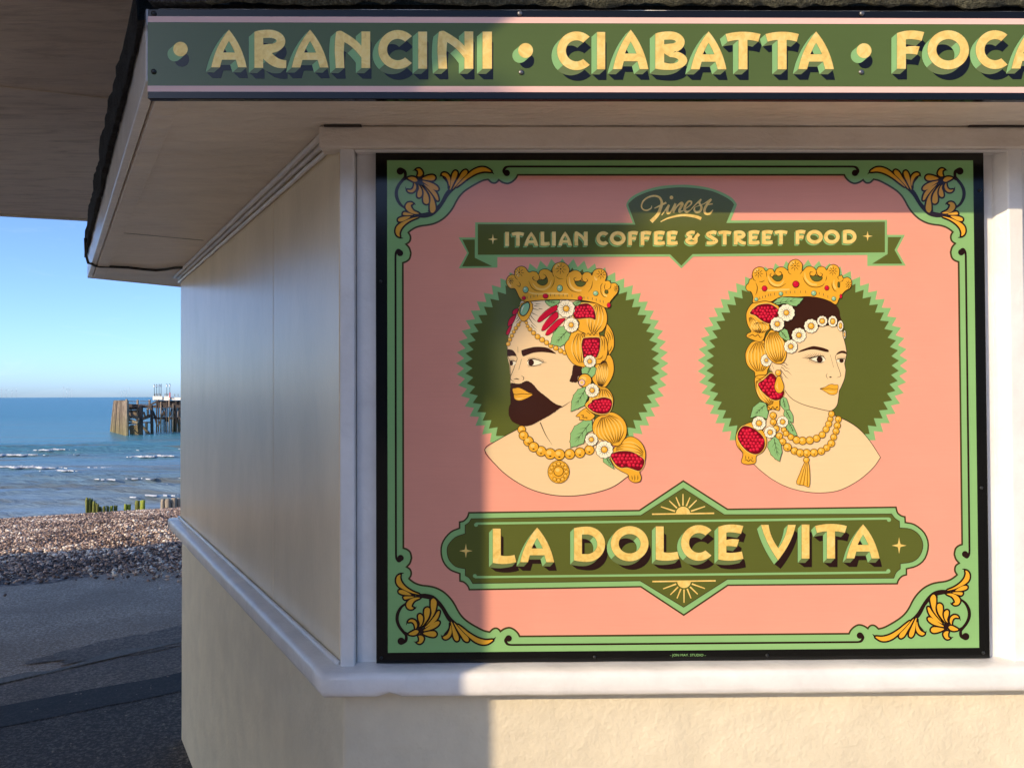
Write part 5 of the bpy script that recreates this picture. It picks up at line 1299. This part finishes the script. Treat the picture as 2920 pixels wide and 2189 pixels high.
for x, y, r, cr, Z, s, lv, ry in ((1190, 755, 152, 50, ZHW, 7.1355, 12, None), (1435, 570, 147, 58, ZHW, 7.1355, 14.5, None), (1660, 470, 110, 50, ZHW, 7.1355, 17, None), (1875, 475, 96, 46, ZHW, 7.1355, 14.5, 118), (2030, 565, 62, 30, ZHW, 7.1355, 17, 112), (2118, 740, 30, 14, ZHW, 7.1355, 12, 90),
                              (1020, 985, 142, 48, ZHW, 7.1355, 17, None), (932, 300, 177, 52, ZHW, 7.1355, 17, None), (745, 530, 147, 50, ZHW, 7.1355, 19.5, None), (530, 1265, 118, 32, ZHW, 7.1355, 10.8, 128),
                              (318, 812, 88, 35, ZLW, 4.3636, 15, None), (455, 925, 75, 30, ZLW, 4.3636, 17, None), (612, 795, 72, 30, ZLW, 4.3636, 15, None)):
    p = Z([(x, y)])[0]; flower(p[0], p[1], r/s, cr/s, lv, n=9 if r < 100 else 11, ry=None if ry is None else ry/s, parent=wom)
crown(ZCW, 6.9125, '185,855 180,740 140,640 80,625 40,570 50,510 90,470 110,400 160,370 165,290 200,200 290,150 380,165 435,230 500,185 570,195 605,250 640,185 720,150 800,165 870,220 865,150 900,60 960,15 1040,0 1110,40 1155,110 1150,230 1230,150 1320,138 1390,170 1425,210 1470,150 1540,140 1600,165 1630,210 1680,130 1760,100 1840,130 1885,210 1880,320 1930,310 1960,370 2040,350 2110,400 2125,490 2090,570 2000,620 1930,700 1880,770 1815,890 1700,830 1550,775 1400,745 1250,732 1060,740 860,735 720,745 620,790 530,835 400,818',
      ('560,355 610,310 680,330 740,310 765,300 760,370 720,420 650,430 600,405', '1305,320 1370,330 1430,310 1480,340 1545,350 1530,400 1470,430 1400,430 1340,395', '1855,450 1888,460 1885,550 1850,535'),
      ('470,400 520,490 610,540 720,545 832,470', '1160,340 1200,430 1290,520 1430,550 1540,520 1590,470', '1735,450 1740,530 1780,610 1832,635', '1632,330 1625,380 1608,425', '235,460 265,540 255,640 230,700', '300,435 360,440 412,410', '165,290 190,390 240,430', '435,230 450,300 445,350',
       '605,250 590,320 550,350 515,310 550,270', '615,260 640,310 700,330 750,290 720,245 690,255', '870,220 890,270 940,300', '1150,230 1130,260 1105,290', '1425,210 1420,290 1370,330 1305,310 1310,250 1360,245', '1430,230 1450,300 1510,340 1550,300 1500,262', '1960,370 1945,420 1890,445', '1880,320 1850,350 1870,400'),
      ((405, 570, 48, 50, RED), (1022, 487, 60, 60, RED), (1632, 560, 42, 44, RED), (1908, 725, 24, 42, RED), (243, 785, 34, 34, GEM), (727, 675, 38, 38, GEM), (1375, 665, 46, 46, GEM), (1768, 772, 38, 40, GEM)),
      ((290, 275, 90, 1), (1008, 128, 98, 1), (1757, 230, 88, 1), (2062, 497, 85, .75)),
      [(315, 765), (370, 745), (425, 730), (482, 700), (530, 695), (605, 680), (832, 650), (915, 645), (1005, 640), (1118, 640), (1218, 640), (1485, 670), (1567, 690), (1655, 735)], 10, wom,
      ('480,320 520,430 610,500 720,500 800,400', '1200,250 1220,380 1320,480 1440,500', '900,150 930,80 990,50', '1780,400 1770,500 1810,580', '210,260 230,220 280,190', '300,600 500,610 700,600 900,590', '1670,200 1690,150 1740,135'))
A.build()
for d in A.parts:
    if d.get('label') and d['obj']: d['obj']['label'] = d['label']

# maker's line along the foot of the board
def small_text(s, px0, px1, py, hgt, mat, parent, Y):
    cu = bpy.data.curves.new('t', 'FONT'); cu.body = s; cu.size = 1; cu.resolution_u = 3
    ob = bpy.data.objects.new('t', cu); col.objects.link(ob); bpy.context.view_layer.update()
    me = bpy.data.meshes.new_from_object(ob.evaluated_get(bpy.context.evaluated_depsgraph_get())); bpy.data.objects.remove(ob)
    xs = [v.co.x for v in me.vertices]; ys = [v.co.y for v in me.vertices]; a = on_y(px0, py, Y); b = on_y(px1, py, Y)
    hm = hgt/F*Y
    for v in me.vertices:
        x = a[0]+(v.co.x-min(xs))/(max(xs)-min(xs))*(b[0]-a[0]); z = a[2]+(v.co.y-min(ys))/(max(ys)-min(ys))*hm+(b[2]-a[2])*(v.co.x-min(xs))/(max(xs)-min(xs)); v.co = (x, Y-0.0004, z)
    me.update(); return link_mesh('maker_lettering', me, parent, [MINT])
small_text('- JON MAY. STUDIO -', 1911, 2012, 1872, 9.0, MINT, mural, MY)
def screw(px, py, Y, r, mat, parent):
    p = on_y(px, py, Y); bm = bmesh.new(); rings = []
    for rr, dy in ((r, 0.0), (r, -0.0016), (r*0.75, -0.0030), (r*0.3, -0.0034)):
        rings.append([bm.verts.new((p[0]+rr*math.cos(2*math.pi*k/14), Y+dy, p[2]+rr*math.sin(2*math.pi*k/14))) for k in range(14)])
    for a, b in zip(rings, rings[1:]):
        for k in range(14): bm.faces.new((a[k], a[(k+1) % 14], b[(k+1) % 14], b[k]))
    bm.faces.new(rings[-1]); o = from_bm('screw', bm, mat, parent, True)
    return o
for px, py in (Z5('65,1257 1495,1250')+Z6('675,1240 2125,1222 2112,118')+Z2('1985,290')+Z1('60,900')): screw(px, py, MY-0.0001, 0.0034, SCREW_DK, mural)

# ================================================================ FASCIA SIGN
SY = E0[1]-0.013
a = on_y(423, 282, SY); b = on_y(419.5, 27.5, SY)
fs = empty('fascia_sign', (1.0, SY, a[2]))
tag(fs, 'long green fascia sign with gilded block lettering and pink stripes', 'sign')
sz0, sz1 = a[2], on_y(1400, 29, SY)[2]; sx0 = (a[0]+b[0])/2; sx1 = XR+0.45
box('board', sx0, sx1, SY, E0[1]-0.0008, sz0, sz1, BLACK, fs, 0.001, 1)
S = Art(fs, SY)
def sx_px(x, z): v = np.array([x, SY, z])-CAM; d = v@AF; return (CX+F*(v@AR)/d, CY-F*(v@AU)/d)
h_ = sz1-sz0
def band(z0, z1, x0=sx0, x1=sx1): return [sx_px(x0, z0), sx_px(x1, z0), sx_px(x1, z1), sx_px(x0, z1)]
S.part('green_panel'); S.fill(band(sz0+h_*0.145, sz0+h_*0.855), enamel('sign_olive_enamel', (0.080, 0.118, 0.024), spec=0.33), 1)
for k in (0, 1):
    z0 = sz0+h_*(0.078 if k == 0 else 0.852); S.part('pink_stripe'); S.fill(band(z0, z0+h_*0.066), PALE_PINK if False else enamel('stripe_pink', (0.86, 0.53, 0.44)), 2)
def dot(px, py, r):
    S.part('dot'); P = ellipse(px, py, r, r, 28); d = (-16.5, 14); sh = (3.5, 29)
    S.fill([(x+sh[0], y+sh[1]) for x, y in P], BLACK, 2)
    for t in np.linspace(0.1, 1, 8): S.disc(px+d[0]*t, py+d[1]*t, r, r, MINT, 2.6+t*.3, 28)
    S.disc(px, py, r, r, GOLD, 4.2, 28)
for px, py, r in ((380+267/1.975, 279/1.975, 20.8), (1400+195/1.975, 287/1.975, 21.2), (1400+2100/1.975, 288/1.975, 21.2)): dot(px, py, r)
SGN = [(380, 0, 1.975, [('A', 440, 640, 170, 382), ('R', 683, 863, 170, 385), ('A', 893, 1100, 170, 383), ('N', 1135, 1335, 177, 386), ('C', 1380, 1570, 172, 392), ('I', 1605, 1655, 181, 390), ('N', 1713, 1915, 177, 390), ('I', 1967, 2020, 181, 390)]),
       (1400, 0, 1.975, [('C', 372, 556, 180, 398), ('I', 597, 643, 183, 393), ('A', 687, 886, 170, 392), ('B', 925, 1105, 180, 397), ('A', 1125, 1325, 180, 393), ('T', 1320, 1517, 181, 393), ('T', 1545, 1733, 181, 393), ('A', 1730, 1930, 180, 392)]),
       (2400, 0, 2.369, [('F', 372, 556, 212, 468), ('O', 578, 858, 208, 472), ('C', 903, 1118, 208, 470), ('A', 1146, 1380, 208, 466)])]
for ox, oy, sc, L_ in SGN:
    for ch, x0, x1, y0, y1 in L_:
        letter(S, ch, ox+x0/sc, ox+x1/sc, oy+y0/sc, oy+y1/sc, 25.2, (-16.5, 14.5), (3.5, 30), 2.6, GOLD, MINT, OLIVE_MID, BLACK)
S.build()
for px, py in ((380+116/1.975, 78/1.975), (380+116/1.975, 405/1.975), (1400+163/1.975, 78/1.975), (1400+170/1.975, 409/1.975), (1400+2088/1.975, 78/1.975), (1400+2084/1.975, 408/1.975)):
    screw(px, py, SY-0.0002, 0.0046, SCREW_DK if px < 500 else STEEL, fs)

# ================================================================ PIER, LANDING STAGE, GROYNE POSTS, WIND FARM
def timber(name, c0, c1, green=None):
    mt, n, b = newmat(name); v = texco(n, (1, 1, 0.25)); a = noise(n, v, 3.0, 5, 0.7)
    c = ramp(n, a, [(0.3, c0), (0.7, c1)])
    if green:
        g = n.nodes.new('ShaderNodeNewGeometry'); s = n.nodes.new('ShaderNodeSeparateXYZ'); n.links.new(g.outputs['Position'], s.inputs[0])
        mr = N(n, 'ShaderNodeMapRange'); n.links.new(s.outputs['Z'], mr.inputs[0]); mr.inputs[1].default_value = SEA_Z+green[1]; mr.inputs[2].default_value = SEA_Z
        mul = N(n, 'ShaderNodeMath', operation='MULTIPLY'); n.links.new(mr.outputs[0], mul.inputs[0]); mul.inputs[1].default_value = 0.7
        c = mixc(n, mul.outputs[0], c, green[0])
    n.links.new(c, b.inputs['Base Color']); b.inputs['Roughness'].default_value = 0.85; return mt
T_PALE = timber('weathered_timber', (0.12, 0.085, 0.06), (0.38, 0.29, 0.20), ((0.22, 0.19, 0.07), 6.0))
T_DARK = timber('tarred_timber', (0.035, 0.026, 0.022), (0.085, 0.062, 0.05), ((0.07, 0.065, 0.025), 4.0))
T_MID = timber('brown_timber', (0.07, 0.05, 0.038), (0.20, 0.145, 0.10), ((0.15, 0.13, 0.05), 5.0))
WHITE_PIER = flat('pier_white_paint', (0.72, 0.66, 0.56), 0.6)
ZR = zoomer(240, 1080, 7.373)
def zr(x, y): return ZR([(x, y)])[0]
stage = empty('timber_landing_stage', tuple(on_z(*zr(880, 1185), SEA_Z)))
tag(stage, 'old timber landing stage with slanting plank face at the pier head', 'landing stage')
def at(x, y, Y): p = on_y(*zr(x, y), Y); return (p[0], p[1], p[2])
NP = 15
for i in range(NP):
    f_ = i/(NP-1); bx = 880+(585-880)*f_; tx = 878+(662-878)*f_; Y = 184+21*f_
    bp = at(bx, 1185-130*f_, Y); bp = (bp[0], bp[1], SEA_Z-0.4); ty = 452+random.uniform(-6, 10)+(15 if i % 4 == 2 else 0)
    tp = at(tx, ty, Y+0.6)
    beam('plank', bp, tp, 1.02 if i % 3 else 1.10, 0.35+0.25*(i % 3 == 0), (T_PALE, T_MID, T_PALE, T_DARK)[(i*3) % 4], stage)
beams = [(880, 1188, 895, 425, 34, 'L', 182.5), (1120, 1130, 1125, 440, 34, 'L', 190), (1372, 640, 1376, 440, 34, 'L', 196), (1195, 1160, 1195, 560, 60, 'D', 187), (1430, 1135, 1415, 560, 46, 'D', 192), (1335, 620, 1345, 820, 34, 'L', 195),
         (1310, 900, 1310, 1060, 40, 'L', 196), (1250, 690, 1290, 820, 30, 'M', 196), (915, 555, 1430, 585, 66, 'D', 188), (905, 700, 1160, 860, 50, 'M', 186), (915, 850, 1130, 925, 50, 'L', 185), (900, 930, 1200, 940, 34, 'D', 186.5),
         (1200, 915, 1430, 915, 26, 'D', 190), (1215, 990, 1400, 1135, 40, 'M', 190), (1220, 840, 1430, 760, 60, 'M', 193), (1440, 670, 1510, 830, 30, 'D', 193), (1390, 545, 1560, 460, 34, 'D', 196), (920, 620, 1180, 610, 60, 'D', 189),
         (1180, 470, 1380, 475, 14, 'D', 192), (930, 470, 1120, 478, 14, 'D', 190), (1180, 520, 1380, 520, 12, 'D', 192), (1450, 820, 1540, 830, 30, 'D', 196), (930, 1010, 1160, 1130, 56, 'M', 187)]
MT = {'L': T_PALE, 'D': T_DARK, 'M': T_MID}
pxm = 1/2217.8/7.373
for x0, y0, x1, y1, th, k, Y in beams:
    a = at(x0, y0, Y); b = at(x1, y1, Y)
    if y0 > 1055: a = (a[0], a[1], SEA_Z-0.3)
    if y1 > 1055: b = (b[0], b[1], SEA_Z-0.3)
    beam('timber', a, b, th*pxm*Y, th*pxm*Y, MT[k], stage)
for i in range(9):
    x = 935+26*i; beam('plank', at(x, 830, 190), at(x, 652+random.uniform(-4, 6), 190), 23*pxm*190, 0.2, T_PALE if i % 2 else T_MID, stage)
for i in range(7):
    x = 975+28*i; a = at(x, 1130, 190); beam('plank', (a[0], a[1], SEA_Z-0.2), at(x, 965+random.uniform(-4, 6), 190), 24*pxm*190, 0.2, T_PALE if i % 2 else T_MID, stage)

pier = empty('pier', tuple(on_z(*zr(1790, 1150), SEA_Z)))
tag(pier, 'white decked pier on dark piles running out behind the kiosk', 'pier')
YP = 200.0
def pbox(name, x0, x1, y0, y1, Y0, Y1, mat):
    a = at(x0, y1, Y0); b = at(x1, y0, Y0); return box(name, a[0], b[0], Y0, Y1, a[2], b[2], mat, pier)
pbox('deck', 1450, 2700, 385, 448, YP, YP+14, WHITE_PIER); pbox('deck_edge', 1440, 1640, 362, 438, YP-0.4, YP-0.05, WHITE_PIER); pbox('deck_edge', 1680, 1800, 362, 452, YP-0.4, YP-0.05, WHITE_PIER)
pbox('under_beam', 1520, 2700, 452, 600, YP+1.0, YP+2.0, T_DARK); pbox('under_beam', 1440, 2700, 545, 610, YP+0.2, YP+0.7, T_DARK); pbox('brace_rail', 1480, 2700, 800, 850, YP+0.6, YP+1.0, T_DARK)
for k, (x, top, th, m_, dy) in enumerate([(1525, 455, 30, 'D', .2), (1565, 455, 26, 'D', 4), (1615, 480, 30, 'L', 0), (1660, 455, 24, 'D', 6), (1700, 455, 34, 'D', 3), (1740, 455, 30, 'D', .3), (1788, 440, 30, 'L', -.6), (1830, 455, 26, 'D', 5), (1868, 520, 36, 'L', 0),
                                    (1900, 455, 34, 'D', 3), (1935, 455, 40, 'D', .5), (1975, 520, 30, 'L', 2), (2010, 455, 36, 'D', 1), (2060, 455, 36, 'D', 1), (2120, 455, 36, 'D', 1), (2190, 455, 36, 'D', 1), (2270, 455, 36, 'D', 1)]):
    Y = YP+dy; t_ = at(x, top, Y); w_ = th*pxm*Y
    tube('pile', [(t_[0], Y, SEA_Z-0.5), (t_[0]+0.02, Y, t_[2])], w_/2, MT[m_], pier, 8)
for x0, y0, x1, y1 in ((1440, 680, 1540, 1000), (1640, 620, 1740, 900), (1760, 900, 1840, 640), (1890, 620, 1990, 1000), (1560, 1000, 1660, 700), (1990, 950, 2100, 640)):
    beam('brace', at(x0, y0, YP+2.2), at(x1, y1, YP+2.2), 0.26, 0.26, T_DARK, pier)
for x in (1490, 1545, 1600, 1700, 1750, 1905, 1975, 2040, 2110):
    beam('rail_post', at(x, 366, YP+0.5), at(x, 318, YP+0.5), 0.10, 0.10, T_MID, pier)
beam('hand_rail', at(1470, 320, YP+0.5), at(1620, 320, YP+0.5), 0.09, 0.09, T_MID, pier); beam('hand_rail', at(1690, 320, YP+0.5), at(1790, 320, YP+0.5), 0.09, 0.09, T_MID, pier)
beam('life_ring_post', at(1803, 395, YP-0.6), at(1803, 285, YP-0.6), 0.24, 0.2, flat('red_post_paint', (0.50, 0.03, 0.05), 0.5), pier)
LAMP_GREEN = flat('lamp_green_paint', (0.035, 0.09, 0.10), 0.5); LAMP_GLASS = flat('lamp_white_glass', (0.75, 0.76, 0.74), 0.3)
lamp_lab = ['pier lamp post farthest from the kiosk, first of the four close together', 'second pier lamp post of the four standing close together', 'third pier lamp post of the four standing close together', 'fourth pier lamp post of the four, beside the gap',
            'pier lamp post just right of the gap in the railing', 'pier lamp post nearest the kiosk, above the red post']
for k, x in enumerate((1475, 1525, 1575, 1617, 1737, 1800)):
    Y = YP+1.2+0.4*k; base = at(x, 372, Y); top = at(x, 108-3*k, Y); L0 = empty('lamp_post', base)
    tag(L0, lamp_lab[k], 'lamp post', 'lamp posts along the pier head')
    H = top[2]-base[2]
    tube('pole', [(base[0], Y, base[2]), (base[0], Y, base[2]+H*0.72)], [0.085, 0.06], LAMP_GREEN, L0, 8)
    tube('lantern', [(base[0], Y, base[2]+H*0.70), (base[0], Y, base[2]+H*0.76), (base[0], Y, base[2]+H*0.88), (base[0], Y, base[2]+H*0.90)], [0.09, 0.17, 0.21, 0.14], LAMP_GLASS, L0, 8)
    tube('finial', [(base[0], Y, base[2]+H*0.90), (base[0], Y, base[2]+H*0.93), (base[0], Y, base[2]+H)], [0.20, 0.10, 0.02], LAMP_GREEN, L0, 8)

MOSS = timber('mossy_timber', (0.055, 0.060, 0.012), (0.20, 0.21, 0.035)); BRIGHT_MOSS = timber('bright_weed_timber', (0.16, 0.20, 0.02), (0.34, 0.38, 0.04)); GREY_POST = timber('grey_groyne_timber', (0.20, 0.16, 0.11), (0.36, 0.30, 0.22))
Z2n = zoomer(0, 1000, 3.316)
GP = [(822, 1388, 24, MOSS, 'tallest mossy groyne post at the left end of its row'), (846, 1394, 24, MOSS, 'second mossy groyne post from the left end of its row'), (868, 1402, 24, MOSS, 'third mossy groyne post from the left end of its row'), (888, 1424, 24, MOSS, 'fourth mossy groyne post, on the falling slope of the row'),
      (904, 1438, 22, MOSS, 'fifth mossy groyne post, low on the slope of the row'), (922, 1450, 34, MOSS, 'broad mossy groyne post at the foot of the sloping row'), (948, 1470, 28, MOSS, 'first short stump right of the sloping mossy row'), (985, 1468, 28, MOSS, 'second short stump right of the sloping mossy row'),
      (1018, 1467, 28, MOSS, 'third short stump right of the sloping mossy row'), (1053, 1467, 30, BRIGHT_MOSS, 'fourth short stump right of the sloping mossy row'), (1092, 1465, 36, MOSS, 'last and broadest short stump before the gap'),
      (1185, 1452, 26, BRIGHT_MOSS, 'narrow bright green stump, left of the small pair'), (1216, 1452, 36, BRIGHT_MOSS, 'wider bright green stump, right of the small pair'), (1299, 1419, 44, MOSS, 'dark mossy groyne post beside the vivid green one'), (1348, 1415, 52, BRIGHT_MOSS, 'vivid green groyne post beside the dark mossy one'),
      (1540, 1400, 40, GREY_POST, 'narrow grey groyne post, leftmost of the bare group'), (1587, 1399, 56, GREY_POST, 'broad grey groyne post, second of the bare group'), (1648, 1394, 54, GREY_POST, 'broad grey groyne post, third of the bare group'), (1694, 1393, 34, GREY_POST, 'grey groyne post against the kiosk wall, last of the bare group')]
for k, (x, y, wd, mt, lb) in enumerate(GP):
    Y = 36+2.2*(x-820)/870+random.uniform(-.2, .2)
    px, py = Z2n([(x, y)])[0]; tp = on_y(px, py, Y); s = np.dot(SV, tp[:2]); r = wd/2/3.316*Y/F
    zb = float(ground_h(s))-0.4
    bm = bmesh.new(); rr = [r*random.uniform(.9, 1.05), r*1.02, r*random.uniform(.92, 1.03), r*.86]
    lean = random.uniform(-.05, .05)
    bm_tube(bm, [(tp[0]-lean, Y, zb), (tp[0]-lean*.5, Y, (zb+tp[2])/2), (tp[0], Y, tp[2]-.12), (tp[0], Y+.02, tp[2])], rr, 9)
    for v in bm.verts: v.co += Vector((random.uniform(-.02, .02), random.uniform(-.02, .02), random.uniform(-.03, .03)))
    o = from_bm('groyne_post', bm, mt, None, True); tag(o, lb, 'post', 'groyne posts on the beach')

TURB = flat('turbine_grey', (0.55, 0.58, 0.62), 0.5)
TP = [(4, 1110, 'wind turbine at the left edge of the frame, on the horizon'), (17, 1112, 'second wind turbine from the left edge of the frame'), (34, 1113, 'third wind turbine from the left edge of the frame'), (46, 1114, 'fourth wind turbine from the left edge of the frame'), (182, 1105, 'tallest wind turbine at the left of the middle cluster'), (190, 1109, 'second wind turbine of the middle cluster'), (197, 1110, 'third wind turbine of the middle cluster'), (205, 1112, 'last wind turbine of the middle cluster'),
      (347, 1116, 'first wind turbine of the cluster left of the pier'), (354, 1115, 'second wind turbine of the cluster left of the pier'), (361, 1114, 'third wind turbine of the cluster left of the pier'), (368, 1107, 'tall wind turbine at the right of the cluster left of the pier')]
for k, (px, py, lb) in enumerate(TP):
    Y = 9000+300*(k % 4); hub = on_y(px, py, Y); r0 = empty('wind_turbine', (hub[0], Y, SEA_Z)); tag(r0, lb, 'wind turbine', 'wind turbines on the horizon')
    tube('tower', [(hub[0], Y, SEA_Z-2), (hub[0], Y, hub[2])], [1.3, 0.8], TURB, r0, 8); box('nacelle', hub[0]-1.5, hub[0]+1.5, Y-6, Y+6, hub[2]-2, hub[2]+3, TURB, r0)
    a0 = random.uniform(0, 2)
    for j in range(3):
        a = a0+2*math.pi*j/3; e = (hub[0]+52*math.cos(a), Y-7, hub[2]+52*math.sin(a))
        bm = bmesh.new(); bm_tube(bm, [(hub[0], Y-7, hub[2]), ((hub[0]*2+e[0])/3, Y-7, (hub[2]*2+e[2])/3), e], [.35, .5, .15], 5); from_bm('blade', bm, TURB, r0)
